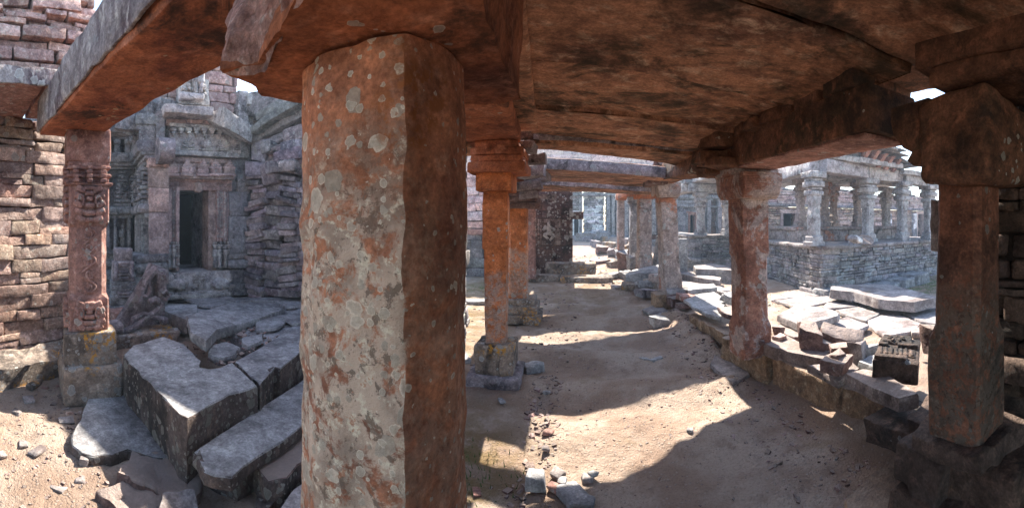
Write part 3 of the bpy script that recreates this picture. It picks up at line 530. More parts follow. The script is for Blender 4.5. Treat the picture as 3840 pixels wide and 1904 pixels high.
# --- left row pillars
t = thing('stone_pillar', (-.75, 3.75, 0), 'slender orange pillar with grey crust at its foot on a square plinth', 'pillar', 'pillars of the gallery')
mb = MB(); mb.cub((-.75, 3.78, .05), (.50, .50, .11), None, .03, .015, .008, 6, 121, cj=.05); mb.build('base', M_purple, t)
mb = MB(); mb.cub((-.75, 3.78, .24), (.37, .38, .28), rotm(0, 0, .05), .03, .02, .008, 6, 122, cj=.04); mb.build('plinth', M_plinth, t)
mb = MB(); shaft(mb, -.75, 3.77, [(.37, .098, .098, .01), (.80, .104, .104, .012), (1.10, .106, .106, .014), (1.28, .108, .108, .012), (1.30, .122, .122, .01), (1.70, .122, .122, .01), (1.84, .112, .112, .01)], 0.06, .022, .005, 123); mb.build('shaft', M_pillarlich, t)
mb = MB(); mb.cub((-.74, 3.74, 1.92), (.34, .36, .17), None, .03, .01, .005, 6, 124); mb.build('neck', M_pillarlich, t)
mb = MB()
for (z0, z1, e) in ((2.0, 2.10, .27), (2.10, 2.16, .24), (2.155, 2.23, .25), (2.225, 2.29, .20)): mb.cub((-.70, 3.70, (z0 + z1) / 2), (e * 2, .46, z1 - z0), None, .03, .018, .006, 6, 125 + int(z0 * 50))
mb.build('capital', M_red, t)
t = thing('stone_pillar', (-.88, 6.15, 0), 'shadowed orange pillar on a stepped base, third of the left row', 'pillar', 'pillars of the gallery')
mb = MB(); mb.cub((-.86, 6.15, .06), (.74, .7, .13), None, .04, .02, .01, 5, 131, cj=.08); mb.cub((-.86, 6.17, .19), (.62, .6, .13), None, .04, .02, .01, 5, 132); mb.cub((-.86, 6.17, .30), (.52, .52, .1), None, .04, .02, .01, 5, 133); mb.build('base', M_plinth, t)
mb = MB(); shaft(mb, -.87, 6.17, [(.34, .155, .155, .02), (.6, .15, .15, .03), (1.3, .145, .145, .03), (1.75, .145, .145, .02)], 0.05, .04, .007, 134); mb.build('shaft', M_pillarlich, t)
mb = MB()
for i, (z0, z1, e) in enumerate(((1.75, 1.84, .30), (1.845, 1.93, .27), (1.935, 2.03, .24), (2.035, 2.14, .30))): mb.cub((-.80, 6.1, (z0 + z1) / 2), (e * 2, .55, z1 - z0), None, .03, .025, .01, 6, 135 + i)
mb.build('capital', M_rock, t)
plain_pillar(-1.12, 10.0, .1, 1.92, .15, 'pink square pillar mottled grey, fourth of the left row before the carved wall', 141, mat=M_carved)
rg = random.Random(9)
for i, (c, s_, lb) in enumerate([((-.52, 3.95, 2.30), (.3, .3, .1), 'purple packing stone, topmost beside the long red beam'), ((-.48, 4.5, 2.26), (.34, .3, .09), 'purple flat stone projecting below the ceiling slab end'), ((-.55, 5.1, 2.20), (.36, .34, .12), 'purple stone of the left corbel pile, second from top'), ((-.62, 5.55, 2.06), (.34, .34, .11), 'purple stone of the left corbel pile, middle'), ((-.64, 5.7, 1.94), (.26, .3, .1), 'purple stone of the left corbel pile, lower'), ((-.55, 6.0, 2.24), (.34, .42, .16), 'pink tipped stone over the third left pillar'), ((-.66, 9.9, 2.16), (.5, .4, .12), 'pale bracket stone over the fourth left pillar')]):
    rock('packing_stone', c, s_, lb, M_purple, (rg.uniform(-5, 5), rg.uniform(-6, 6), rg.uniform(-10, 10)), 350 + i, 'packing stone', 'packing stones on the left row')
beam((-.80, 3.70, 2.44), (-.98, 6.3, 2.38), .42, .26, 'red beam between the second and third left pillars', M_red, k=151)
beam((-.98, 6.35, 2.26), (-1.15, 10.2, 2.26), .40, .22, 'weathered beam over the third and fourth left pillars', M_beamgrey, k=152)
# ================================================================== KERB, FLAGSTONES AND RUBBLE (right)
def curb(a, b, wd, h, label, k, mat=None, z0=-.04): mb = MB(); mb.bar((*a, z0 + h / 2), (*b, z0 + h / 2), wd, h, .03, .022, .014, k, (1, 1, 1), 5); return tag(mb.build('kerb_block', mat or M_kerb), label, 'kerb stone', 'kerb blocks of the gallery floor')
curb((1.93, 3.32), (1.78, 4.12), .34, .30, 'short hewn kerb block at the foot of the second right pillar', 161)
curb((2.13, 1.95), (1.95, 3.28), .30, .31, 'long hewn kerb block with a chiselled face beside the lit floor', 162)
curb((2.06, 1.28), (2.16, 1.92), .30, .31, 'kerb block nearest the massive corner pillar, under the sloping slab', 163)
for i, (c, s_, rz, lb) in enumerate([((2.02, 1.78, .09), (.28, .42, .22), 8, 'mossy block low in the kerb, left of the corner pillar'), ((1.98, 1.42, .10), (.3, .34, .24), -6, 'dark block in the kerb under the thick step slab'), ((1.88, 1.62, .27), (.42, .4, .13), 4, 'flat dark block on top of the mossy kerb blocks'), ((1.90, 1.36, .37), (.34, .32, .11), 14, 'tilted thin slab wedged left of the corner pillar'), ((1.83, 1.33, .04), (.4, .3, .22), 20, 'lowest dark block before the corner pillar')]):
    rock('kerb_block', c, s_, lb, M_walldark, (rg.uniform(-4, 4), rg.uniform(-4, 4), rz), 165 + i, 'kerb stone', 'kerb blocks of the gallery floor', .016, .12)
def c6(pts): return [(2800 + .3524 * a, 1050 + .3524 * b) for a, b in pts]
FL = [  # outline in the photo, height, thickness, label
 ([(300, 215), (620, 176), (860, 170), (1060, 190), (700, 270), (480, 275)], .165, .05, 'long flagstone behind the raised bright slab'),
 ([(350, 150), (500, 110), (600, 115), (780, 165), (600, 195), (440, 190)], .16, .05, 'flagstone nearest the foot of the platform corner'),
 ([(262, 150), (345, 152), (440, 193), (262, 215)], .16, .05, 'small flagstone beside the second right pillar'),
 ([(800, 285), (850, 240), (1030, 215), (1180, 265), (1180, 278), (860, 302)], .19, .06, 'narrow flagstone in front of the huge thick slab'),
 ([(945, 318), (1190, 282), (1418, 350), (1380, 378), (1270, 435), (1060, 378)], .19, .06, 'pale flagstone with a mossy joint at its left'),
 ([(915, 440), (1060, 388), (1300, 472), (1300, 490), (1150, 548), (920, 466)], .21, .06, 'thick edged flagstone in front of the mossy joint'),
 ([(1282, 430), (1420, 372), (1640, 372), (1868, 465), (1740, 550), (1480, 592), (1312, 490)], .18, .07, 'largest flagstone, cracked, right of the middle'),
 ([(1680, 345), (1900, 290), (2040, 288), (2060, 470), (1840, 440)], .19, .07, 'flagstone partly hidden by the corner pillar'),
 ([(1750, 530), (1870, 470), (2040, 472), (2040, 590), (1760, 560)], .20, .08, 'small red edged flagstone beside the corner pillar'),
 ([(1330, 312), (1600, 322), (1672, 355), (1640, 368), (1430, 352)], .17, .05, 'thin flagstone strip under the huge thick slab'),
 ([(1120, 205), (1290, 240), (1400, 290), (1300, 290), (1180, 250)], .17, .06, 'small chips of paving wedged before the huge slab'),
 ([(1085, 390), (985, 352), (1060, 378), (905, 438), (870, 430)], .17, .05, 'sliver of paving right of the raised bright slab'),
]
for i, (p, z, th, lb) in enumerate(FL): flag('flagstone', c6(p), z, th, lb, group='flagstones of the court', k=400 + i, tint=rgt(random.Random(i), 1.0, .12, .03))
flag('flagstone', c6([(322, 372), (540, 252), (872, 300), (985, 350), (975, 378), (830, 420), (640, 470), (560, 480)]), .36, .075, 'raised bright slab with a thick broken edge behind the rubble', group='flagstones of the court', k=421, under=-.01, jag=.015)
flag('stone_slab', c6([(330, 455), (620, 520), (640, 600), (500, 610), (330, 540)]), .27, .10, 'dark slab directly under the raised bright flagstone', M_rock, None, 422, 'slab')
flag('stone_slab', c6([(893, 68), (1062, 42), (1500, 45), (1750, 100), (2035, 180), (1790, 237), (1400, 202), (1150, 130), (895, 102)]), .40, .14, 'huge thick slab lying before the pillared platform', M_flag, None, 423, 'slab', under=-.02, jag=.02)
flag('stone_slab', c6([(95, 655), (420, 585), (620, 690), (900, 760), (820, 835), (420, 760), (180, 675)]), .37, .12, 'long curved slab laid on the kerb with small bricks on it', M_slabdk, None, 424, 'slab', under=.01)
flag('stone_slab', c6([(648, 903), (820, 885), (1130, 880), (1205, 940), (1080, 1010), (975, 1075), (800, 985)]), [.37, .36, .36, .36, .34, .33, .34], 0.06, 'pointed slab carrying a loose square block', M_slabdk, None, 425, 'slab', under=.0)
flag('stone_slab', c6([(1050, 990), (1230, 945), (1480, 990), (1830, 1215), (1620, 1262), (1350, 1150)]), [.42, .44, .46, .50, .48, .45], .085, 'long dark sloping slab in front of the carved block', M_slabdk, None, 426, 'slab', under=.0)
def rk(px, py, z, size, label, rot=(0, 0, 0), k=0, mat=None, cj=.22, name='rubble_stone', group='rubble on the kerb', amp=.012):
    """a stone whose foot (px,py) lies at height z"""
    if z is None:
        z = .0
        for _ in range(12): p = Pz(px, py, z); z = .6 * z + .4 * float(gz(np.array([p.x]), np.array([p.y]))[0])
    p = Pz(px, py, z); return rock(name, (p.x, p.y, z + size[2] / 2 * .92), size, label, mat, rot, k, 'stone', group, amp, cj)
def q6(a, b): return (2800 + .3524 * a, 1050 + .3524 * b)
rk(*q6(160, 655), .37, (.17, .055, .045), 'small brick shaped stone against the second right pillar', (0, 0, 62), 501, M_rock, .05)
rk(*q6(345, 630), .37, (.13, .10, .05), 'small pale block lying right of the brick shaped stone', (0, 0, 20), 502, M_wallpink, .08)
rk(*q6(335, 570), .36, (.14, .10, .08), 'dark chip behind the small pale block', (8, 0, 40), 503)
rk(*q6(660, 690), .36, (.36, .22, .19), 'large rough purple brown chunk on the curved slab', (5, -8, 55), 504, cj=.25, amp=.02)
rk(*q6(1030, 705), .33, (.42, .17, .15), 'tilted slab shaped chunk with a smooth lit top', (22, 18, -35), 505, cj=.2)
rk(*q6(815, 735), .36, (.18, .12, .07), 'flat leaf shaped stone in front of the purple chunk', (0, 8, 20), 506, cj=.35)
rk(*q6(1005, 795), .36, (.20, .13, .09), 'angular stone behind the loose square block', (0, -10, -25), 507, cj=.35)
rk(*q6(955, 968), .37, (.26, .19, .10), 'loose square block lying on the pointed slab', (0, 2, 32), 508, cj=.12)
rk(*q6(975, 825), .46, (.13, .10, .05), 'small chip resting on the loose square block', (4, -6, 10), 509, cj=.35)
rk(*q6(1205, 890), .30, (.22, .12, .20), 'upright grey brown stone left of the carved block', (-8, 12, 30), 510, M_flag, .3)
rk(*q6(1310, 870), .30, (.10, .14, .16), 'rough boulder wedged behind the carved block', (0, 10, 60), 511, M_block, .3)
rk(*q6(1340, 960), .30, (.24, .16, .09), 'low grey boulder under the carved block', (0, 0, 15), 512, M_block, .3)
rk(*q6(2000, 575), .26, (.10, .08, .09), 'small dark stone in the joint next to the corner pillar', (0, 0, 0), 513)
# carved block
p = Pz(*q6(1640, 1010), .40); t = thing('carved_block', (p.x, p.y, .40), 'dark block with carved ridges and a pitted flower on top', 'carved stone')
Mc = rotm(R(4), R(-3), R(38)); cc = np.array([p.x + .02, p.y + .05, .50])
mb = MB(); mb.cub(cc, (.50, .33, .15), Mc, .025, .015, .010, 7, 521, cj=.05); mb.build('body', M_walldark, t)
mb = MB()
for (a, b, sx, sy, sz) in ((-.20, .04, .06, .24, .05), (.05, -.07, .05, .16, .05), (.05, .12, .05, .08, .04)): mb.cub(cc + Mc @ np.array([a, b, .085]), (sx, sy, sz), Mc, .02, .012, .004, 9, 522)
mb.build('moulding', M_walldark, t)
mb = MB()
mb.cub(cc + Mc @ np.array([-.085, .01, .078]), (.15, .28, .03), Mc, .02, .01, .004, 9, 529)
for i in range(7): mb.cub(cc + Mc @ np.array([-.085, -.10 + i * .037, .088]), (.13, .026, .032), Mc @ rotm(0, 0, .12), .012, .013, .004, 14, 530 + i)
mb.build('ridges', M_walldark, t)
mb = MB()
mb.cub(cc + Mc @ np.array([.165, .02, .080]), (.15, .24, .045), Mc, .012, .015, .010, 12, 540)
for i in range(7):
    a = i / 7 * 2 * math.pi; mb.cub(cc + Mc @ np.array([.165 + .042 * math.cos(a), .03 + .06 * math.sin(a), .100]), (.042, .026, .026), Mc @ rotm(0, 0, a), .010, .012, .006, 16, 541 + i)
mb.build('flower', M_walldark, t)
# rubble between second and third pillars
def c8(a, b): return (2300 + .4308 * a, 950 + .4308 * b)
flag('stone_slab', [c8(*q) for q in ((615, 400), (760, 350), (880, 335), (990, 400), (960, 470), (940, 560), (830, 530), (700, 470))], .36, .05, 'wide grey slab sloping over the kerb, left of the second pillar', M_block, None, 551, 'slab')
flag('stone_slab', [c8(*q) for q in ((905, 465), (1070, 455), (1075, 550), (960, 520))], .43, .06, 'purple brown slab tucked behind the second right pillar', M_rock, None, 552, 'slab')
rock('kerb_block', (1.80, 4.72, .17), (.30, 1.05, .13), 'long dirt covered kerb block undermined by a hollow', M_kerb, (0, 5, 6), 553, 'kerb stone', 'kerb blocks of the gallery floor', .016, .08)
rock('kerb_block', (1.86, 4.24, .16), (.28, .30, .13), 'round edged kerb stone beside the second right pillar', M_kerb, (0, 0, 6), 554, 'kerb stone', 'kerb blocks of the gallery floor', .016, .12)
RB = [(770, 330, .30, (.50, .30, .09), (2, -6, -12), 'purple grey slab on top of the heap at the third pillar', M_block), (640, 400, .22, (.34, .26, .09), (0, 6, 10), 'pink stone below the heap at the third pillar', M_carved), (560, 345, .26, (.40, .24, .07), (0, 0, -8), 'flat pale stone at the foot of the third pillar', M_flag), (545, 440, .12, (.26, .2, .12), (0, 0, 14), 'red brown stone in the dry packed bank', M_rock), (600, 480, .08, (.24, .2, .11), (0, 0, -10), 'lower red brown stone in the dry packed bank', M_rock), (500, 400, .16, (.2, .2, .10), (0, 0, 4), 'small red stone under the flat pale stone', M_rock), (980, 425, .36, (.2, .12, .12), (0, 20, 30), 'dark leaning chip on the wide grey slab', M_block), (1050, 440, .36, (.24, .16, .14), (10, 0, 10), 'dark stone beside the leaning chip', M_block),
      (200, 310, .02, (.7, .45, .13), (0, 2, -8), 'broad flat block lying on the aisle before the dark boulder', M_plinth), (85, 310, .0, (.5, .4, .08), (0, 0, 12), 'pale thin slab at the far left of the boulders', M_flag), (285, 240, .14, (.78, .7, .30), (3, -6, -20), 'big dark layered boulder left of the third pillar', M_block), (285, 290, .14, (.36, .26, .13), (0, 0, 8), 'small dark block stacked under the layered boulder', M_block), (380, 240, .26, (.34, .3, .17), (0, 6, 25), 'rounded grey stone next to the third pillar', M_pillargrey), (370, 300, .08, (.36, .5, .22), (0, 0, 12), 'dark block with carved bands left of the third pillar', M_plinth)]
for i, (a, b, z, s_, r_, lb, m_) in enumerate(RB): rk(*c8(a, b), z, s_, lb, r_, 560 + i, m_, .2)
for i, (pts, z, lb) in enumerate([([(250, 485), (400, 430), (480, 505), (350, 560), (330, 525)], .035, 'broken flat slab lying on the aisle near the third pillar'), ([(220, 905), (330, 850), (440, 905), (350, 930), (250, 915)], .03, 'small grey stone half sunk in the middle of the aisle'), ([(840, 960), (880, 880), (1150, 1000), (1190, 1050), (1040, 1130), (900, 1020)], .03, 'flat slab half buried beside the kerb in the sunlit patch')]):
    flag('sunken_slab', [c8(*q) for q in pts], z, .05, lb, M_flag if i != 1 else M_block, 'slabs sunk in the aisle floor', 580 + i)
rk(2478, 1222, .0, (.3, .2, .12), 'dark stone protruding from the bank of earth', (0, 10, 20), 584, M_block, .3)
# heap of stones along the far right row
rg = random.Random(12); hm = [M_block, M_purple, M_flag, M_plinth, M_rock]
adj = ['grey', 'purple', 'pale', 'crusted', 'brown']
spots = [(2268, 905, .5, .26), (2290, 925, .6, .22), (2262, 950, .7, .3), (2300, 960, .45, .3), (2330, 975, .5, .34), (2310, 1000, .5, .22), (2345, 1010, .4, .5), (2352, 1045, .45, .2), (2378, 1030, .4, .55), (2400, 1060, .4, .3), (2330, 930, .5, .4), (2350, 955, .4, .4), (2385, 965, .35, .5), (2420, 1030, .4, .62), (2412, 1090, .5, .14), (2440, 1110, .6, .14), (2250, 985, .8, .1), (2300, 1040, .6, .12), (2235, 925, .5, .3), (2210, 905, .7, .3)]
pos_w = ['farthest end of the heap', 'behind the first pale slab of the heap', 'edge of the sunlit far floor', 'front of the heap at its far end', 'beside the plastered pillar', 'low in the heap below the plastered pillar', 'upright under the plastered pillar', 'at the foot of the plastered pillar', 'upright before the fourth pillar', 'at the foot of the fourth pillar', 'back of the heap left of the plastered pillar', 'on the heap just left of the plastered pillar', 'between plastered and fourth pillars', 'tall beside the fourth pillar', 'aisle edge near the threshold stones', 'right of the threshold stones', 'alone on the sunlit far floor', 'on the lit floor left of the heap', 'beneath the whitewashed wall', 'farthest left under the whitewashed wall']
for i, ((px, py, s_, h), w_) in enumerate(zip(spots, pos_w)):
    j = rg.randrange(5); rk(px, py, None, (s_ * rg.uniform(.8, 1.2), s_ * rg.uniform(.5, .9), h), f'{adj[j]} rubble stone, {w_}', (rg.uniform(-8, 8), rg.uniform(-8, 8), rg.uniform(0, 90)), 600 + i, hm[j], .25, name='rubble_stone', group='rubble along the far right row', amp=.02)
for i, (px, py, z, s_, lb) in enumerate([(2195, 905, None, (.9, .6, .45), 'dark boulder heap stone below the whitewashed wall'), (2240, 900, None, (1.2, .8, .5), 'large dark boulder right of the whitewashed wall foot')]): rk(px, py, z, s_, lb, (6, 4, 30 * i), 640 + i, M_block, .3, amp=.03)
# threshold stones at the end of the aisle
for i, (x0, x1, y, z0, z1, lb) in enumerate([(-1.2, -.35, 10.2, -.02, .16, 'mossy threshold block left at the end of the aisle'), (-.33, 1.0, 10.0, -.02, .15, 'long threshold block across the end of the aisle'), (-.75, .62, 10.75, .12, .42, 'raised threshold block with white lichen rounds')]):
    mb = MB(); mb.cub(((x0 + x1) / 2, y, (z0 + z1) / 2), (x1 - x0, .5, z1 - z0), rotm(0, 0, -.03), .06, .025, .012, 5, 650 + i); tag(mb.build('threshold_block', M_plinth), lb, 'threshold stone', 'threshold stones')
mb = MB(); mb.cub((.74, .50, 2.495), (2.54, 1.72, .16), rotm(0, R(2.4), 0), .06, .02, .02, 2.4, 44); tag(mb.build('ceiling_slab', M_ceil, ang=50), 'dark ceiling slab at the top right corner above the massive capital', 'ceiling slab', 'ceiling slabs over the aisle')
for i in range(4): mb = MB(); mb.cub((.75, -.92 - i * 1.12, 2.50), (2.9, 1.08, .16), rotm(0, R(2.4), 0), .09, .02, .02, 2.4, 45 + i); tag(mb.build('ceiling_slab', M_ceil, ang=50), ['ceiling slab just behind the viewer', 'second ceiling slab behind the viewer', 'third ceiling slab behind the viewer', 'last ceiling slab behind the viewer'][i], 'ceiling slab', 'ceiling slabs over the aisle')
# ================================================================== DRY STONE WALL AT THE RIGHT EDGE
fw = Fr((2.04, 1.5), (2.04, -5.2)); mb = MB()
rubble_wall(mb, fw, .2, 6.6, 0, 2.4, ch=(.08, .16), ln=(.18, .5), res=.04, rnd=.02, amp=.014, jw=.05, seed=3, tv=.3); tag(mb.build('dry_stone_wall', M_walldark), 'dark dry stone wall beyond the massive right hand pillar', 'wall')
mb = MB(); fw2 = Fr((1.96, 1.62), (2.5, 1.2)); rubble_wall(mb, fw2, 0, .1, .3, .5, seed=5, core=False); 
rock('wedge_stone', (1.95, 1.40, 1.52), (.12, .14, .34), 'round edged stone standing against the outer side of the massive pillar', M_flag, (0, 3, 0), 701, 'stone', None, .012, .2)
rock('wedge_stone', (1.92, 1.47, .82), (.14, .14, .16), 'knob of stone on the outer side of the massive pillar foot', M_rock, (0, 3, 0), 702, 'stone', None, .012, .2)
# ================================================================== LEFT: rubble wall, ledge, carved pillar
fl = Fr((-3.38, -1.6), (-4.78, 3.0)); mb = MB()
rubble_wall(mb, fl, 0.2, 3.15, 0.02, 2.30, ch=(.09, .15), ln=(.26, .6), res=.022, rnd=.005, amp=.007, jw=.016, seed=11, tv=.30, gap=.005, mx=20, hue=.10, cd=.045)
rubble_wall(mb, fl, 0.2, 3.05, 2.30, 2.66, ch=(.10, .15), ln=(.3, .6), res=.03, rnd=.02, amp=.010, jw=.02, seed=12, tv=.25, tb=.8, mx=16)
t = thing('rubble_wall', (-3.95, .6, 0), 'beige coursed rubble wall beside the carved pillar, below the ledge', 'wall'); mb.build('masonry', M_wallbeige, t)
mb = MB(); mb.cub((-3.60, -.42, 2.70), (1.08, 2.2, .13), None, .05, .02, .012, 4, 711); mb.cub((-3.60, .99, 2.71), (1.06, .58, .13), None, .05, .02, .012, 4, 712); mb.build('ledge', M_carved, t)
mb = MB(); mb.bar((-3.055, -1.5, 2.705), (-3.055, .98, 2.705), .03, .135, .03, .008, .014, 713, (1, 1, 1), 8); mb.build('ledge_edge', M_greycrust, t)
fu = Fr((-3.10, -1.6), (-3.10, 3.0)); mb = MB()
rubble_wall(mb, fu, .2, 2.75, 2.78, 4.6, ch=(.045, .10), ln=(.14, .42), res=.024, rnd=.005, amp=.008, jw=.045, seed=17, tv=.34, gap=.010, mx=14, tb=1.05, hue=.05, depth=.5)
tag(mb.build('upper_masonry', M_wallpink), 'pink and grey dry masonry standing above the ledge at the upper left', 'wall')
rock('base_stone', (-3.78, .45, .09), (.40, 1.5, .26), 'long rounded base stone along the foot of the beige wall', M_plinth, (0, 10, 17), 721, 'stone', None, .02, .08)
rock('base_stone', (-3.72, 1.36, .12), (.30, .26, .24), 'rough stone filling the corner between beige wall and carved pillar', M_purple, (0, 0, 20), 722, 'stone', None, .02, .15)
rock('base_stone', (-3.80, 1.30, .36), (.30, .24, .22), 'purple stone standing above the corner filler beside the carved pillar', M_purple, (0, 0, 5), 723, 'stone', None, .02, .12)
# carved pillar
PX, PY = -3.36, 1.14; RZ = R(-12)
t = thing('carved_pillar', (PX, PY, 0), 'red brown pillar carved with vases and a scroll, standing on two stacked blocks', 'pillar')
Mr = rotm(0, 0, RZ)
def lp(a, b, z): v_ = Mr @ np.array([a, b, 0]); return np.array([PX + v_[0], PY + v_[1], z])
mb = MB(); mb.cub(lp(.02, .02, .165), (.54, .52, .31), Mr, .03, .03, .015, 5, 731, cj=.05); mb.build('lower_block', M_plinth, t)
mb = MB(); mb.cub(lp(.0, .01, .46), (.47, .44, .29), Mr, .03, .018, .010, 5, 732, cj=.04); mb.build('upper_block', M_plinth, t)
mb = MB(); shaft(mb, PX, PY, [(.60, .175, .175, .015), (.88, .175, .175, .015), (.92, .16, .16, .05), (1.50, .16, .16, .05), (1.54, .175, .175, .012), (1.86, .175, .175, .012)], RZ, .02, .003, 733); mb.build('shaft', M_carved, t)
mb = MB()
for (z0, z1, e) in ((1.86, 1.885, .205), (1.885, 1.93, .175), (1.93, 1.96, .195), (1.96, 2.0, .165), (2.0, 2.03, .19), (2.03, 2.07, .18)): mb.cub(lp(0, 0, (z0 + z1) / 2), (2 * e, 2 * e, z1 - z0), Mr, .03, .01, .004, 8, 734)
for (a, b) in ((.195, 0), (.195, -.12), (.195, .12), (0, -.195), (.12, -.195)):
    for q in range(4): mb.cub(lp(a, b, 1.90 + .038 * q), (.05, .10 - .02 * q, .034) if a > .2 else (.10 - .02 * q, .05, .034), Mr, .015, .008, .002, 9, 735 + q)
mb.build('neck_ring', M_carved, t)
mb = MB(); mb.cub(lp(0, 0, 2.205), (.39, .38, .29), Mr, .03, .02, .010, 5, 736); mb.build('capital', M_carved, t)
def tube(mb, pts, r, k=0, n=8, tint=(1, 1, 1)):
    P_ = [Vector(p) for p in pts]; rings = []
    for i, p in enumerate(P_):
        d = (P_[min(i + 1, len(P_) - 1)] - P_[max(i - 1, 0)]).normalized(); a = d.orthogonal().normalized() if abs(d.x) > .99 else d.cross(Vector((1, 0, 0))).normalized(); b = d.cross(a); rr = r[i] if isinstance(r, (list, tuple)) else r
        rings.append([p + (a * math.cos(q / n * 2 * math.pi) + b * math.sin(q / n * 2 * math.pi)) * rr for q in range(n)])
    v = np.array([[*q] for g in rings for q in g]); f = [[i * n + j, i * n + (j + 1) % n, (i + 1) * n + (j + 1) % n, (i + 1) * n + j] for i in range(len(rings) - 1) for j in range(n)]
    f += [list(range(n))[::-1], [(len(rings) - 1) * n + j for j in range(n)]]
    mb.add(v, f, tint)
# vase with overflowing leaves, upper and lower, on the front and the side face
for (zc, hh, wd, k) in ((1.70, .16, .19, 0), (.74, .12, .19, 1)):
    mb = MB()
    for face in (0, 1):
        def fp(b, z, o): return lp(.175 + o, b * .85, z) if face == 0 else lp(b * .85, -.175 - o, z)
        for s_ in (-1, 1):
            for j in range(5):
                a = j / 4; mb.cub(fp(s_ * (.085 + .03 * math.sin(a * 3)), zc + hh * (.8 - 1.6 * a), .012), (.05, .085, .055) if face == 0 else (.085, .05, .055), Mr @ rotm(s_ * .4 if face == 0 else 0, 0 if face == 0 else -s_ * .4, 0), .014, .014, .004, 9, 740 + j + k)
            tube(mb, [fp(s_ * (.085 + .04 * math.cos(q * .7) * (1 - q / 11)), zc + .02 + .07 * math.sin(q * .7) * (1 - q / 11), .035) for q in range(9)], .009)
        for (dz, r_) in ((-.12, .035), (-.07, .055), (-.01, .05), (.04, .03), (.08, .045), (.12, .05)):
            mb.cub(fp(0, zc + dz * hh / .14, .012), (.05, r_ * 2, .04) if face == 0 else (r_ * 2, .05, .04), Mr, .012, .014, .002, 9, 745)
    mb.build('vase_carving', M_carved, t)
mb = MB(); pts = []
for j in range(5):
    c_ = 1.44 - j * .115; s_ = 1 if j % 2 else -1
    pts.append([lp(.167, .0 + s_ * (.045 - .045 * q / 9) * math.cos(q * .75), c_ - .055 * (1 - q / 10) * math.sin(q * .75)) for q in range(10)])
for p in pts: tube(mb, p, .010)
tube(mb, [lp(.165, .062 * math.sin(q * .82), 1.50 - q * .03) for q in range(20)], .010)
mb.build('scroll_carving', M_carved, t)
# ================================================================== PORCH BLOCKS
def c2(a, b): return (.5512 * a, 1200 + .5512 * b)
def c3(a, b): return (600 + .5515 * a, 1200 + .5515 * b)
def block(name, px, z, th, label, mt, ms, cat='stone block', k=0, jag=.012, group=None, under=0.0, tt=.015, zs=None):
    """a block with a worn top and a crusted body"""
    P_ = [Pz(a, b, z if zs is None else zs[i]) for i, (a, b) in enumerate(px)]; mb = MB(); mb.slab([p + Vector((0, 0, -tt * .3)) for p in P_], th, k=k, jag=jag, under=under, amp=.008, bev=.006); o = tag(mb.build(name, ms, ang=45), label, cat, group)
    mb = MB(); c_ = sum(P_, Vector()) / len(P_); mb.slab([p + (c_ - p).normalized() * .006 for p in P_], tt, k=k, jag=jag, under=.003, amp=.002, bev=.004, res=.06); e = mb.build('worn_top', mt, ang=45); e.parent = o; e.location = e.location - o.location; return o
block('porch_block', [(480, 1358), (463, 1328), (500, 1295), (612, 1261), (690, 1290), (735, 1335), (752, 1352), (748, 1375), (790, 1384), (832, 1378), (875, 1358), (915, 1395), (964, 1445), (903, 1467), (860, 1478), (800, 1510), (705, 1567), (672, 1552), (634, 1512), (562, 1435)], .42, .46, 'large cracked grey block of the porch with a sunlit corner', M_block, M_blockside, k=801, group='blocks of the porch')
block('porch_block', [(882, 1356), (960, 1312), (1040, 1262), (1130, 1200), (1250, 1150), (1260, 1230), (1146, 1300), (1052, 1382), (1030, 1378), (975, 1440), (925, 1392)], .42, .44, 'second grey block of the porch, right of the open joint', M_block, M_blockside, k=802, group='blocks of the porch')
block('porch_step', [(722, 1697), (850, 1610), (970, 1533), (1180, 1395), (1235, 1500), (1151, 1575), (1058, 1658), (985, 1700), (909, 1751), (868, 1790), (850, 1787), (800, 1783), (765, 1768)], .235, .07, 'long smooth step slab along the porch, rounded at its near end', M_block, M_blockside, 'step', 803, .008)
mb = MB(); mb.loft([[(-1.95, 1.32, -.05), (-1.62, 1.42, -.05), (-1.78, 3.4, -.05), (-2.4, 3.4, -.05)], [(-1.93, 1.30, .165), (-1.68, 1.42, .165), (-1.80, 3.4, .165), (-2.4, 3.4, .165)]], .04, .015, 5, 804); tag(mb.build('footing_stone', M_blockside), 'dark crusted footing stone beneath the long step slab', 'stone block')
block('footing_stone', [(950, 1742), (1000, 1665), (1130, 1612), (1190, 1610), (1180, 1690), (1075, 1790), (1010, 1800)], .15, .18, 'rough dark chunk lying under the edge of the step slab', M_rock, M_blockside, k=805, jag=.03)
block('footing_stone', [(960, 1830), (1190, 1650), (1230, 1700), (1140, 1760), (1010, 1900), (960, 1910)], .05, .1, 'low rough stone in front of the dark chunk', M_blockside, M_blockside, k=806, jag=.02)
flag('paving_slab', [(1040, 1915), (1095, 1835), (1170, 1775), (1260, 1750), (1260, 1920)], .09, .06, 'very bright sunlit slab at the foot of the nearest pillar', M_flag, None, 807, 'paving slab')
block('fallen_slab', [c2(*q) for q in ((600, 540), (700, 500), (860, 440), (900, 470), (1010, 600), (1130, 720), (1190, 830), (1195, 870), (1150, 925), (1040, 925), (960, 900), (870, 885), (760, 915), (640, 925), (560, 900), (492, 850), (490, 800), (525, 725), (570, 620))], .075, .085, 'broad slab on the ground before the plinth, half in sunlight', M_block, M_blockside, 'slab', 808, .02)
rock('ground_rock', (-2.02, 1.16, .0), (.5, .36, .10), 'brown earth covered rock between broad slab and porch block', M_rock, (0, 0, 40), 809, 'stone', None, .03, .3)
rock('ground_rock', (-1.92, .93, .0), (.28, .30, .09), 'reddish rock at the corner of the step, lower left', M_rock, (0, 6, 10), 810, 'stone', None, .03, .3)
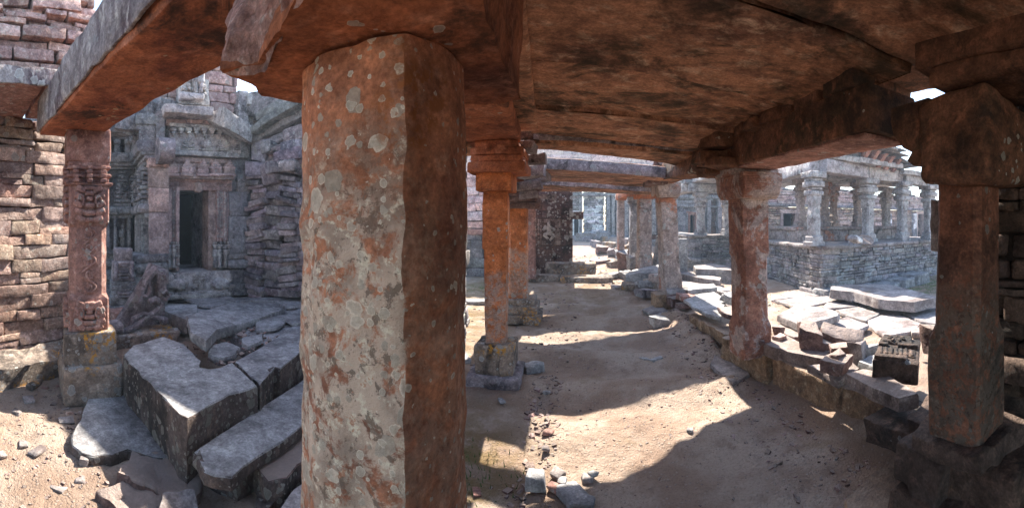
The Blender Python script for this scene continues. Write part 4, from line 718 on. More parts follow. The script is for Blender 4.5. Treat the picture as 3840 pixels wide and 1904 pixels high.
rock('ground_rock', (-1.72, 1.08, .02), (.20, .18, .10), 'pale grey rock beside the reddish rock at the lower edge', M_flag, (0, 6, 60), 811, 'stone', None, .02, .3)
for i, (a, b, s_, h, lb) in enumerate([(195, 545, .24, .02, 'flat pink chip near the long base stone'), (115, 640, .16, .03, 'pale chip on the sunlit ground at the left'), (450, 690, .22, .02, 'long thin grey chip left of the broad slab'), (255, 905, .2, .03, 'narrow white chip on the sunlit ground'), (575, 985, .16, .06, 'pink chip standing below the broad slab'), (10, 930, .14, .03, 'white chip at the left edge of the sunlit ground'), (690, 505, .2, .07, 'small crusted stone packed under the carved pillar block'), (755, 465, .2, .12, 'small square stone packed beside the pillar block'), (230, 460, .2, .06, 'dark stone at the end of the long base stone'), (160, 850, .15, .02, 'flat white chip in the middle of the sunlit ground'), (400, 1150, .18, .02, 'pale chip low on the sunlit ground'), (545, 1110, .12, .03, 'round white chip low on the sunlit ground')]):
    rk(*c2(a, b), .0, (s_ * (.55 if i not in (6, 7, 8) else 1), s_ * .4, h), lb, (0, 0, 40 * i), 820 + i, M_flag if i not in (6, 7, 8) else M_plinth, .3, name='stone_chip', group='chips on the sunlit ground', amp=.004)
# paving in front of the temple
mb = MB()
mb.cub((-3.9, 3.35, .19), (2.7, 1.75, .40), rotm(0, 0, R(8)), .08, .03, .02, 2, 830); tag(mb.build('porch_floor', M_block), 'grey stone floor in front of the temple threshold', 'floor')
PV = [([(700, 1183), (800, 1155), (874, 1133), (1030, 1133), (1068, 1158), (909, 1213), (812, 1235), (771, 1278), (712, 1242)], [.56, .53, .5, .47, .45, .47, .52, .56, .57], .10, 'big tilted slab lying in front of the temple door'),
      ([(612, 1165), (640, 1140), (740, 1140), (745, 1165), (700, 1185), (702, 1200)], .50, .16, 'dark squared block left of the tilted slab'),
      ([(690, 1118), (860, 1108), (900, 1125), (800, 1150), (742, 1140)], .45, .05, 'cracked paving slab below the threshold'),
      ([(880, 1118), (1150, 1108), (1190, 1140), (1075, 1150), (1030, 1128), (900, 1125)], .45, .05, 'smooth paving slab at the foot of the stacked stones'),
      ([(1060, 1190), (1130, 1150), (1230, 1140), (1230, 1190), (1100, 1215)], .45, .04, 'paving slab showing beside the nearest pillar'),
      ([(960, 1200), (1060, 1180), (1090, 1195), (1040, 1230), (960, 1240)], .43, .04, 'mossy paving piece behind the gravel pocket'),
      ([(905, 1265), (985, 1250), (985, 1275), (930, 1300), (905, 1290)], .43, .05, 'loose grey flat stone in the gravel pocket'),
      ([(780, 1300), (845, 1280), (900, 1300), (880, 1330), (820, 1345), (782, 1325)], .42, .07, 'stone with a sunlit patch in the gap of the porch blocks')]
for i, (p, z, th, lb) in enumerate(PV): flag('porch_slab', p, z, th, lb, M_block, 'slabs of the porch floor', 840 + i, 'paving slab', jag=.015)
# ================================================================== TEMPLE
FT = Fr((-4.9, 2.94), (-4.38, 4.46))
t = thing('temple', (*FT.pt(.8, 0, 0).xy, 0), 'grey carved temple front with a dark doorway under a pink carved lintel', 'temple')
def relief(mb, fr, u0, u1, z0, z1, w_, d=.03, cell=.035, seed=0, dens=.75, tint=(1, 1, 1)):
    rg = random.Random(seed); nu = max(1, int(round((u1 - u0) / cell))); nz = max(1, int(round((z1 - z0) / cell))); cu = (u1 - u0) / nu; cz = (z1 - z0) / nz
    for i in range(nu):
        for j in range(nz):
            if rg.random() > dens: continue
            s_ = rg.uniform(.5, 1.1); fr.ubox(mb, u0 + cu * (i + .5 - s_ / 2), u0 + cu * (i + .5 + s_ / 2), z0 + cz * (j + .5) - cz * s_ / 2, z0 + cz * (j + .5) + cz * s_ / 2, w_ - .01, w_ + d * rg.uniform(.4, 1.2), rot=rg.uniform(-.5, .5), res=cell / 3, rnd=cell * .35, amp=.002, k=rg.randrange(99), tint=tint, mx=4)
def U(px, w_=0): return FT.hit(px, 800, w_)[0]
def Z(px, py, w_=0): return FT.hit(px, py, w_)[1]
dl, dr = U(674), U(782); dz0, dz1 = Z(720, 1018), Z(720, 714)
uL, uR = U(558, .15), U(943)
mb = MB()                                            # solid body behind the dressings, door left open
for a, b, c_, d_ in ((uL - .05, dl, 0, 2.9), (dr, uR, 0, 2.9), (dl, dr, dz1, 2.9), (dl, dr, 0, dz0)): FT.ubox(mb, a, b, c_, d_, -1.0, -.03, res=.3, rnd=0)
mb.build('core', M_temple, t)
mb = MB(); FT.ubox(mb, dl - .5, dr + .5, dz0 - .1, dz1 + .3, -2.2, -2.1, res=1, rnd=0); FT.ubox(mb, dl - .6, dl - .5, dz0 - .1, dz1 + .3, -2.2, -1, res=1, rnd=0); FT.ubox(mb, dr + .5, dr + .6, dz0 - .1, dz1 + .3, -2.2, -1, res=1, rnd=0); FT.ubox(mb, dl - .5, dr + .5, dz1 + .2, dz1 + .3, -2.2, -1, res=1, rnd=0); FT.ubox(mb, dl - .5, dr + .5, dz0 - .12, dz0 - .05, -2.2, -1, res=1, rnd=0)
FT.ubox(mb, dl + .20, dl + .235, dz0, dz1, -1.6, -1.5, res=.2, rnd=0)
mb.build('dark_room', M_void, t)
dj = thing('door_frame', t.location, None, None) if False else None
mb = MB()                                            # jambs
def B(m_, px0, py0, px1, py1, w0, w1, **kw): kw.setdefault('res', .04); kw.setdefault('rnd', .008); kw.setdefault('amp', .004); FT.box(m_, px0, py0, px1, py1, w0, w1, **kw)
B(mb, 628, 700, 645, 1010, -.05, .10); B(mb, 645, 700, 660, 1010, -.05, .06); B(mb, 660, 700, 674, 1014, -.05, .11)
B(mb, 782, 712, 812, 1014, -.30, .03); B(mb, 812, 716, 824, 905, -.05, .07); B(mb, 824, 716, 838, 905, -.05, .05); B(mb, 838, 716, 850, 905, -.05, .08); B(mb, 852, 712, 866, 1000, -.05, .05)
jam = mb.build('door_jamb', M_pink, t)
for px0, px1, s_ in ((646, 659, 1), (661, 673, 2), (813, 823, 3), (825, 837, 4), (839, 849, 5)):
    mb = MB(); relief(mb, FT, U(px0, .07), U(px1, .07), Z(px0, 890, .07), Z(px0, 715, .07), .07 if s_ != 4 else .05, .022, .022, 900 + s_, .85); mb.build('door_carving', M_tlight, t)
mb = MB(); relief(mb, FT, U(628, .12), U(674, .12), Z(650, 1005, .12), Z(650, 905, .12), .10, .05, .04, 907, .9); mb.build('door_carving', M_tlight, t); mb = MB()
relief(mb, FT, U(800, .12), U(862, .12), Z(830, 1005, .12), Z(830, 905, .12), .06, .06, .04, 908, .9)
e = mb.build('door_carving', M_tlight, t)
for (a, b) in ((635, .13), (651, .15), (806, .12), (822, .14), (845, .12)):   # small standing figures at the foot of the jambs
    mb = MB(); u = U(a, b); z = Z(a, 1003, b)
    FT.ubox(mb, u - .022, u + .022, z, z + .17, b - .04, b + .03, res=.02, rnd=.018, amp=.004, k=a); FT.ubox(mb, u - .03, u + .03, z + .15, z + .27, b - .04, b + .03, res=.02, rnd=.02, amp=.004, k=a + 1, rot=.15); FT.ubox(mb, u - .02, u + .02, z + .275, z + .325, b - .03, b + .03, res=.014, rnd=.018, amp=.002, k=a)
    mb.build('figure_carving', M_tlight, t)
mb = MB()                                            # lintel and little shrines frieze
B(mb, 630, 668, 872, 714, -.05, .07); B(mb, 640, 672, 872, 680, .05, .10); B(mb, 628, 655, 880, 670, -.05, .20); B(mb, 632, 628, 878, 655, -.05, .12); B(mb, 640, 588, 872, 612, -.05, .10, rnd=.05); B(mb, 640, 612, 872, 628, -.05, .06)
for px in (648, 703, 763, 811, 862):
    for (y0, y1, hw, w_) in ((650, 660, 25, .24), (632, 650, 20, .2), (624, 632, 22, .2), (614, 624, 16, .18), (605, 614, 10, .16), (596, 605, 5, .14)): B(mb, px - hw, y0, px + hw, y1, .0, w_, res=.02)
relief(mb, FT, U(640, .1), U(870, .1), Z(750, 711, .1), Z(750, 684, .1), .07, .025, .03, 910, .9); relief(mb, FT, U(640, .14), U(872, .14), Z(750, 652, .14), Z(750, 632, .14), .12, .03, .035, 911, .7)
u = U(745, .12); z = Z(745, 700, .12); FT.ubox(mb, u - .06, u + .06, z - .09, z + .07, .05, .13, res=.02, rnd=.04, amp=.01, k=3)
mb.build('lintel', M_pink, t)
mb = MB()                                            # stepped triangles band with teeth above
B(mb, 636, 566, 900, 584, -.05, .17); B(mb, 634, 500, 904, 568, -.05, .12, res=.06)
for r_ in range(7):
    y0 = 512 + r_ * 7.4
    for c_ in (672, 740, 806, 872):
        hw = 33 - r_ * 4.6
        B(mb, c_ - 34, y0, c_ - 34 + (34 - hw) * .9 + 1, y0 + 5.6, .1, .155, res=.03, rnd=.004); B(mb, c_ + 34 - (34 - hw) * .9 - 1, y0, c_ + 34, y0 + 5.6, .1, .155, res=.03, rnd=.004)
for c_ in (706, 773, 840):
    for q in range(7):
        a = (q - 3) * .42; cx, cy = c_ + math.sin(a) * 13, 552 - math.cos(a) * 18; uu = FT.hit(cx, cy, .15); FT.ubox(mb, uu[0] - .015, uu[0] + .015, uu[1] - .045, uu[1] + .045, .1, .175, rot=a, res=.02, rnd=.012, amp=.002)
for q in range(9):
    c_ = 652 + q * 29; B(mb, c_ - 11, 478, c_ + 11, 490, -.05, .2, res=.03); B(mb, c_ - 7, 490, c_ + 7, 500, -.05, .19, res=.03); B(mb, c_ - 3, 500, c_ + 3, 510, -.05, .17, res=.03)
B(mb, 636, 468, 906, 482, -.05, .14, res=.06)
mb.build('stepped_frieze', M_tlight, t)
mb = MB(); B(mb, 622, 438, 700, 470, -.4, .10, res=.05, k=1); B(mb, 702, 440, 905, 468, -.4, .13, res=.05, k=2); mb.build('pale_course', M_pink, t)
mb = MB(); FT.ubox(mb, U(618, .45), U(806, .45), Z(710, 425, .45), Z(710, 392, .45), -.3, .42, res=.05, rnd=.015, amp=.012, k=915, rot=-.02); mb.build('hood_slab', M_tlight, t)
mb = MB(); a = FT.pt(U(860, .3), .3, Z(860, 462, .3)); mb.cub(a, (.52, .46, .22), FT.M @ rotm(R(12), R(14), R(20)), .04, .01, .012, 5, 916, cj=.3); mb.build('broken_hood', M_tlight, t)
mb = MB()                                            # masonry above
rubble_wall(mb, FT, U(600), U(893), Z(740, 440), 4.35, ch=(.10, .2), ln=(.18, .45), res=.05, rnd=.02, amp=.012, jw=.02, seed=21, depth=.3, tb=1.05); FT.ubox(mb, U(600), U(893), 2.8, 4.3, -.9, -.2, res=.5, rnd=0)
mb.build('upper_masonry', M_wallpink, t)
mb = MB(); B(mb, 672, 290, 784, 392, -.1, .16, res=.06, amp=.012); B(mb, 676, 345, 768, 372, .1, .26, rnd=.03, amp=.01)
relief(mb, FT, U(680, .2), U(775, .2), Z(730, 360, .2), Z(730, 292, .2), .17, .07, .07, 920, .8)
for s_ in (-1, 1):
    u = U(745 + 12 * s_, .25); z = Z(745, 350, .25); FT.ubox(mb, u - .03, u + .03, z, z + .34, .15, .26, res=.03, rnd=.03, amp=.01, rot=.12 * s_)
FT.ubox(mb, U(745, .25) - .09, U(745, .25) + .09, Z(745, 310, .25), Z(745, 285, .25) + .1, .15, .27, res=.03, rnd=.04, amp=.01); mb.build('statue_panel', M_tlight, t)
mb = MB(); B(mb, 895, 340, 932, 528, -.2, .12, res=.04, amp=.008); B(mb, 932, 352, 956, 390, -.2, .2); B(mb, 932, 392, 956, 410, -.2, .12); B(mb, 932, 410, 952, 500, -.2, .06); B(mb, 930, 500, 958, 522, -.2, .14, rnd=.03); mb.build('upper_pilaster', M_tlight, t)
mb = MB(); B(mb, 880, 500, 935, 590, -.4, .10, amp=.015, k=3); B(mb, 868, 590, 930, 660, -.4, .02, amp=.015, k=4); B(mb, 860, 660, 890, 712, -.4, .04, amp=.01, k=5); B(mb, 892, 655, 938, 720, -.3, .1, amp=.01, k=6)
B(mb, 862, 720, 934, 808, -.3, .10, amp=.006, k=7); B(mb, 860, 811, 937, 948, -.3, .11, amp=.006, k=8); B(mb, 858, 950, 940, 972, -.3, .13, rnd=.03); B(mb, 860, 974, 945, 1008, -.3, .18, rnd=.05, amp=.01); B(mb, 862, 1010, 940, 1062, -.3, .12, amp=.01); B(mb, 858, 1064, 946, 1108, -.3, .17, amp=.012, k=9)
mb.build('right_pilaster', M_temple, t)
mb = MB(); B(mb, 558, 592, 634, 625, -.2, .26, k=1); B(mb, 560, 627, 634, 702, -.2, .24, k=2); B(mb, 560, 704, 634, 795, -.2, .24, k=3); B(mb, 560, 798, 634, 952, -.2, .24, k=4, amp=.006)
mb.build('left_pilaster', M_pink, t)
mb = MB(); B(mb, 500, 955, 634, 985, -.2, .34, rnd=.03, amp=.01); B(mb, 502, 987, 636, 1026, -.2, .40, rnd=.06, amp=.012); B(mb, 510, 1028, 620, 1040, -.2, .30); B(mb, 505, 1042, 632, 1140, -.2, .36, amp=.012); mb.build('plinth_mouldings', M_temple, t)
mb = MB(); u0, u1 = U(600, .6), U(660, .6); zc = (Z(625, 596, .6) + Z(625, 512, .6)) / 2
mb.loft([[FT.pt(u, .15 + .26 + .2 * math.cos(q), zc + .17 * math.sin(q)) if abs(q) < 1.7 else FT.pt(u, .05, zc + .17 * (1 if q > 0 else -1)) for q in (-2, -1.5, -1.1, -.7, -.35, 0, .35, .7, 1.1, 1.5, 2)] for u in np.linspace(u0, u1, 4)][::-1], .03, .008, 6, 930); mb.build('curled_bracket', M_purple, t)
mb = MB(); B(mb, 632, 1018, 868, 1092, -.3, .12, res=.05, amp=.006); B(mb, 632, 1092, 872, 1104, -.3, .16); B(mb, 632, 1104, 872, 1120, -.3, .22, rnd=.02, amp=.006)
relief(mb, FT, U(725, .15), U(770, .15), Z(745, 1085, .15), Z(745, 1030, .15), .12, .04, .04, 931, .95)
for c_, s_ in ((665, 1), (835, -1)):                # reclining lions
    for (dx, dy, w0, h0) in ((0, 0, .26, .13), (-.10 * s_, .07, .12, .14), (.13 * s_, -.01, .08, .09), (-.15 * s_, -.05, .1, .05), (.05 * s_, -.06, .12, .05)):
        u = U(c_, .16) + dx; z = Z(c_, 1062, .16) + dy; FT.ubox(mb, u - w0 / 2, u + w0 / 2, z - h0 / 2, z + h0 / 2, .08, .20, res=.025, rnd=.04, amp=.012, k=c_)
mb.build('threshold', M_tlight, t)
# left wing: receding side and the wall beyond
uc = U(560, .24); A1 = FT.pt(uc, .24, 0); A0 = FT.pt(uc, -.95, 0); B0 = FT.pt(uc - 3.2, -.95, 0)
FS_, FB_ = Fr(A0, A1), Fr(B0, A0)
def wing(fr, u0, u1, k):
    mb = MB()
    fr.ubox(mb, u0, u1, 0, 3.1, -.22, -.10, res=.4, rnd=0)
    def band(z0, z1, w_, rnd=.01, amp=.006, kk=0):
        n_ = max(1, int((u1 - u0) / .5))
        for i in range(n_): fr.ubox(mb, u0 + (u1 - u0) * i / n_ + .002, u0 + (u1 - u0) * (i + 1) / n_ - .002, z0, z1, -.12, w_, res=.05, rnd=rnd, amp=amp, k=k + kk + i)
    band(.1, .5, .1, amp=.012); band(.5, .56, .05); band(.56, .74, .12, .06); band(.74, .80, .02); band(.80, .92, .09, .02); band(.92, 1.0, .04, kk=9); band(1.0, 1.05, .1, kk=4)
    band(1.60, 1.66, .06); band(1.66, 1.80, .15, .05); band(2.42, 2.47, .06); band(2.47, 2.52, .12); band(2.52, 2.68, .17, .02); band(2.90, 3.05, .18, .015)
    w_ = u1 - u0; n_ = max(2, int(w_ / .17))
    for i in range(n_):
        u = u0 + (i + .5) * w_ / n_; fr.ubox(mb, u - .045, u + .045, 2.66, 2.84, -.1, .13, res=.04, rnd=.01, amp=.004); fr.ubox(mb, u - .06, u + .06, 2.82, 2.93, -.1, .17, res=.03, rnd=.03, amp=.004)
    n_ = max(1, int(w_ / .34)); rg = random.Random(k)
    for i in range(n_):
        u = u0 + (i + .5) * w_ / n_
        fr.ubox(mb, u - .14, u - .09, 1.05, 1.62, -.1, .07, res=.05, rnd=.01, amp=.004); fr.ubox(mb, u + .09, u + .14, 1.05, 1.62, -.1, .07, res=.05, rnd=.01, amp=.004)
        fr.ubox(mb, u - .035, u + .035, 1.08, 1.5, -.1, .03, res=.03, rnd=.03, amp=.012, k=i); fr.ubox(mb, u - .05, u + .05, 1.28, 1.42, -.1, .05, res=.03, rnd=.03, amp=.012, k=i + 3)
        for q in range(9):
            z = 1.80 + q * .068; hw = .15 - .012 * q if q < 7 else .06; fr.ubox(mb, u - hw, u + hw, z, z + .05, -.1, .10 - .006 * q + (.03 if q % 2 else 0), res=.04, rnd=.01, amp=.006, k=q)
        relief(mb, fr, u - .07, u + .07, 1.85, 2.3, .1, .05, .05, k + i, .8)
    relief(mb, fr, u0, u1, 1.0, 1.05, .1, .02, .04, k + 77, .9)
    return mb
mb = wing(FS_, 0, FS_.L - .02, 940); mb.build('side_wing', M_temple, t)
mb = wing(FB_, 1.0, FB_.L - .1, 950); mb.build('rear_wing', M_temple, t)
mb = MB(); FT.ubox(mb, uc - 2.6, uc + .9, 3.02, 3.3, -2.6, -.9, res=.3, rnd=.02, amp=.02); FT.ubox(mb, uc - 3.4, uc + .1, 0, 3.05, -2.4, -1.1, res=.5, rnd=0)
for i, (px, py, s_, r_) in enumerate(((560, 440, (.5, .4, .3), .2), (602, 420, (.34, .4, .34), 0), (480, 470, (.5, .4, .2), .1), (425, 480, (.5, .4, .2), 0))):
    w_ = -.1; u_, z_ = FT.hit(px, py, w_); mb.cub(FT.pt(u_, w_, z_), s_, FT.M @ rotm(0, r_, .3), .05, .02, .02, 5, 960 + i, cj=.15)
mb.build('roof_stones', M_temple, t)
# ================================================================== RUINED STACKS right of the temple and the building mass behind them
FX = Fr((-4.36, 4.06), (-1.25, 4.45))
t = thing('ruined_wall', (-3.4, 4.3, 0), 'collapsing wall of tilted dark blocks stacked dry, between temple and nearest pillar', 'wall')
rg = random.Random(33); mb = MB()
def UX(px, w_=0): return FX.hit(px, 800, w_)[0]
def ZX(px, py, w_=0): return FX.hit(px, py, w_)[1]
cols = [(940, 1000, 1120, 660, .05, .10, .10, .22), (988, 1064, 1110, 560, .08, .16, .0, .10), (1060, 1130, 1110, 560, .05, .10, .10, .24), (1120, 1190, 1110, 540, .07, .14, .05, .15), (1180, 1300, 1110, 520, .07, .14, 0, .1)]
for ci, (a, b, yb, yt, h0, h1, w_, tw) in enumerate(cols):
    z = ZX((a + b) / 2, yb); zt = ZX((a + b) / 2, yt); sgn = 1
    while z < zt:
        h = rg.uniform(h0, h1); ph = math.sin(z * 3 + ci) ; u0, u1 = UX(a), UX(b); d = rg.uniform(-.05, .05); cut = rg.uniform(0, .12) * (u1 - u0)
        FX.ubox(mb, u0 + d + (cut if rg.random() < .5 else 0), u1 + d - cut * .5, z, z + h * .96, -.4, w_ + rg.uniform(-.04, .07), rot=tw * (ph * .8 + rg.uniform(-.3, .3)) * (1 if ci in (0, 2) else .35), res=.04, rnd=.014, amp=.014, k=rg.randrange(999), tint=rgt(rg, 1.0, .3, .1), cj=.14, mx=10); z += h * rg.uniform(.9, 1.02)
for (x0, y0, x1, y1, w_, r_, k) in [(1048, 520, 1125, 560, .2, .14, 1), (1025, 555, 1120, 600, .22, .1, 2), (1010, 538, 1110, 560, .12, .1, 3), (995, 600, 1105, 640, .2, .02, 4), (975, 605, 1040, 690, .15, .05, 5), (1040, 600, 1100, 640, .24, 0, 6), (915, 605, 975, 665, .1, -.04, 7), (935, 520, 1000, 600, .05, -.2, 8), (975, 525, 1008, 570, .15, .1, 9), (1055, 470, 1190, 520, .2, .12, 10), (1100, 520, 1200, 560, .15, .05, 11)]:
    FX.box(mb, x0, y0, x1, y1, -.35, w_, rot=-r_, res=.05, rnd=.02, amp=.014, k=970 + k, tint=rgt(rg, 1.15, .25, .12), cj=.1)
mb.build('stacked_blocks', M_purple, t)
mb = MB()
for i, (x0, y0, x1, y1, r_, w_) in enumerate([(920, 440, 1190, 475, .30, .1), (930, 395, 1200, 425, .34, .25), (950, 350, 1220, 385, .28, .2), (1000, 470, 1230, 500, .22, 0)]):
    FX.box(mb, x0, y0, x1, y1, -.6, w_, rot=-r_, res=.07, rnd=.02, amp=.02, k=985 + i, tint=rgt(rg, .9, .2, .08))
mb.build('leaning_slabs', M_temple, t)
mb = MB(); rubble_wall(mb, FX, 1.25, FX.L - .05, .0, 3.45, seed=37, depth=.4, ch=(.09, .2), ln=(.2, .6), res=.07, rnd=.012, amp=.012, jw=.05, mx=8, tv=.3, core=False); rubble_wall(mb, Fr((-1.28, 4.4), (-1.42, 5.0)), .02, .58, .0, 3.4, seed=38, depth=.3, ch=(.09, .2), ln=(.2, .5), res=.07, rnd=.012, amp=.012, jw=.04, mx=8, tv=.3, core=False); mb.build('masonry', M_wallgrey, t)
mb = MB(); FX.ubox(mb, -.75, FX.L - .3, 0, 3.2, -.9, -.30, res=.3, rnd=0, tint=(.6, .6, .6)); FX.ubox(mb, -.2, FX.L - .3, 3.16, 3.5, -1.0, .05, res=.12, rnd=.02, amp=.03, k=99); mb.build('core', M_temple, t)
# ================================================================== SMALL SHRINE AND BROKEN SCULPTURE
p = PD(460, 1135, 5.15); zb = max(.38, p.z); Ms = FT.M
t = thing('votive_shrine', (p.x, p.y, zb), 'small purple votive shrine with a carved vase, beside the temple plinth', 'shrine')
def sb(mb, dz0, dz1, hw, k, amp=.006, rnd=.012): mb.cub((p.x, p.y, zb + (dz0 + dz1) / 2), (2 * hw, 2 * hw, dz1 - dz0), Ms, .025, rnd, amp, 7, k)
mb = MB()
for a in ((0, .12, .17, 1), (.12, .19, .155, 2), (.19, .25, .165, 3), (.25, .30, .16, 4)): sb(mb, *a)
mb.build('base', M_temple, t); mb = MB(); sb(mb, .30, .56, .14, 5); sb(mb, .56, .72, .115, 6, .01); mb.build('body', M_purple, t)
mb = MB(); fq = Fr(tuple(FT.pt(0, 0, 0).xy), tuple(FT.pt(1, 0, 0).xy)); u_ = (Vector((p.x, p.y)) - fq.O).dot(fq.U); w_ = (Vector((p.x, p.y)) - fq.O).dot(fq.N)
for dz, hw in ((.33, .06), (.37, .075), (.41, .06), (.45, .035), (.49, .06), (.52, .07)): fq.ubox(mb, u_ - hw, u_ + hw, zb + dz, zb + dz + .035, w_ + .1, w_ + .17, res=.02, rnd=.012, amp=.002)
for s_ in (-1, 1): fq.ubox(mb, u_ + s_ * .1 - .025, u_ + s_ * .1 + .025, zb + .34, zb + .54, w_ + .1, w_ + .165, res=.02, rnd=.02, amp=.006)
for dz, hw in ((.1, .11), (.14, .08), (.18, .05), (.22, .03)): fq.ubox(mb, u_ - hw, u_ + hw, zb + dz, zb + dz + .035, w_ + .12, w_ + .20, res=.02, rnd=.012, amp=.002)
mb.build('vase_relief', M_purple, t)
p2 = Pz(520, 1262, .30)
rock('sculpture_plinth', (p2.x, p2.y, .28), (.34, .82, .18), 'low grey stone carrying the broken scroll sculpture', M_plinth, (0, 0, -15), 1001, 'stone', None, .015, .1)
t = thing('broken_sculpture', (p2.x, p2.y, .37), 'broken purple sculpture with looping scrolls leaning on the low grey stone', 'sculpture')
Fq = Fr((p2.x - .1, p2.y - .40), (p2.x + .03, p2.y + .40)); zz = .37
mb = MB(); mb.loft([[Fq.pt(u, w_, z) for (u, z) in ((.16, zz), (.76, zz), (.77, zz + .30), (.74, zz + .64), (.60, zz + .70), (.50, zz + .50))] for w_ in (-.20, -.14, -.09)][::-1], .03, .012, 6, 1002); mb.build('slab', M_purple, t)
mb = MB()
def L2(us, r): tube(mb, [Fq.pt(u, w_, zz + z) for u, z, w_ in us], r, n=7)
L2([(.12, .02, .04), (.22, .0, .08), (.36, .06, .08), (.50, .14, .06), (.62, .20, .05), (.66, .27, .04), (.60, .33, .04), (.52, .30, .05)], .035)
L2([(.30, .02, .05), (.34, .13, .06), (.46, .18, .06), (.60, .13, .06), (.70, .10, .05)], .03)
L2([(.40, .30, .02), (.44, .46, .03), (.52, .58, .03), (.62, .66, .02)], .05); L2([(.36, .3, .02), (.40, .38, .04), (.50, .36, .04), (.54, .42, .04), (.52, .52, .03)], .028)
L2([(.68, .30 + .04, .03), (.73, .31, .05), (.76, .36, .05), (.72, .41, .05), (.68, .38, .06)], .022)
Fq.ubox(mb, .62, .76, zz + .5, zz + .64, -.1, .05, res=.03, rnd=.01, amp=.004); Fq.ubox(mb, .64, .74, zz + .3, zz + .5, -.1, .03, res=.03, rnd=.01, amp=.004)
for q in range(8): a = q * math.pi / 4; Fq.ubox(mb, .69 + .03 * math.cos(a) - .012, .69 + .03 * math.cos(a) + .012, zz + .57 + .03 * math.sin(a) - .012, zz + .57 + .03 * math.sin(a) + .012, .03, .065, res=.02, rnd=.01)
mb.cub(Fq.pt(.70, .04, zz + .08), (.09, .09, .09), None, .02, .03, .006, 9, 1004); mb.cub(Fq.pt(.08, .08, zz + .07), (.22, .26, .10), None, .03, .03, .015, 6, 1005); mb.build('scrolls', M_purple, t)
for i, (px, py, z, s_, lb) in enumerate([(445, 1190, .38, (.2, .24, .1), 'broken pink brick heap behind the scroll sculpture'), (440, 1215, .30, (.2, .26, .09), 'flat pink stone beneath the broken pink brick'), (470, 1180, .32, (.5, .5, .16), 'grey block behind the scroll sculpture')]): rk(px, py, z, s_, lb, (0, 0, 20 * i), 1010 + i, M_carved if i < 2 else M_temple, .15, name='loose_brick', group=None)
# ================================================================== PILLARED PLATFORM (pavilion) in the court
t = thing('pavilion', (6.5, 7.5, .1), 'open stone pavilion of many pillars on a high rubble platform', 'pavilion')
K = dict(ch=(.055, .15), ln=(.14, .5), res=.07, rnd=.012, amp=.010, jw=.018, tv=.3, gap=.007, mx=6)
P0, P1, P2 = (4.75, 9.3), (4.44, 6.02), (9.3, 6.30)
fa, fb = Fr(P0, P1), Fr(P1, P2); mb = MB()
rubble_wall(mb, fa, 0, fa.L, .05, 1.02, seed=41, depth=.4, **K); rubble_wall(mb, fb, 0, fb.L, .05, 1.02, seed=42, depth=.4, **K)
fc, fd, fe = Fr((3.42, 15), (3.42, 11.3)), Fr((3.42, 11.3), (5.1, 11.42)), Fr((4.95, 9.3), (4.75, 9.3))
rubble_wall(mb, fc, 0, fc.L, .05, 1.08, seed=43, depth=.4, **K); rubble_wall(mb, fd, 0, fd.L, .05, 1.08, seed=44, depth=.4, **K)
fg = Fr((5.05, 11.5), (4.80, 9.2)); rubble_wall(mb, fg, 0, fg.L, .05, 1.02, seed=45, depth=.3, **K)
mb.build('platform', M_wallgrey, t)
mb = MB()                                            # footings that step out
fb.ubox(mb, .1, 1.2, .04, .16, -.2, .12, res=.1, rnd=.02, amp=.01); fa.ubox(mb, fa.L - .8, fa.L - .05, .1, .2, -.2, .08, res=.06, rnd=.03, amp=.01); fb.ubox(mb, -.06, .42, .02, .26, -.2, .22, res=.06, rnd=.03, amp=.012, k=4); mb.build('footing', M_wallgrey, t); mb = MB()
rubble_wall(mb, Fr((3.1, 14), (3.1, 11.0)), 0, 3, .02, .45, seed=46, depth=.5, **K); rubble_wall(mb, Fr((3.1, 11.0), (5.0, 10.9)), 0, 1.9, .02, .45, seed=47, depth=.5, **K)
mb.build('footing', M_wallgrey, t)
mb = MB(); rg = random.Random(5)
for fr, n_ in ((fa, 5), (fb, 8), (fd, 3), (fc, 4)):
    for i in range(n_): fr.ubox(mb, fr.L * i / n_ + .01, fr.L * (i + 1) / n_ - .01, 1.0 + (.06 if fr in (fc, fd) else 0), 1.075 + (.06 if fr in (fc, fd) else 0), -.7, .05 + rg.uniform(0, .04), res=.08, rnd=.02, amp=.012, k=i, tint=rgt(rg, 1, .15, .04))
mb.loft([[(4.5, 6.1, 1.0), (9.6, 6.4, 1.0), (9.6, 12.5, 1.0), (3.6, 14.8, 1.0), (3.6, 11.5, 1.0), (4.9, 11.5, 1.0), (4.8, 9.2, 1.0)], [(4.5, 6.1, 1.06), (9.6, 6.4, 1.06), (9.6, 12.5, 1.06), (3.6, 14.8, 1.06), (3.6, 11.5, 1.06), (4.9, 11.5, 1.06), (4.8, 9.2, 1.06)]], .3, .01, 3, 5)
mb.build('floor_slabs', M_flag, t)
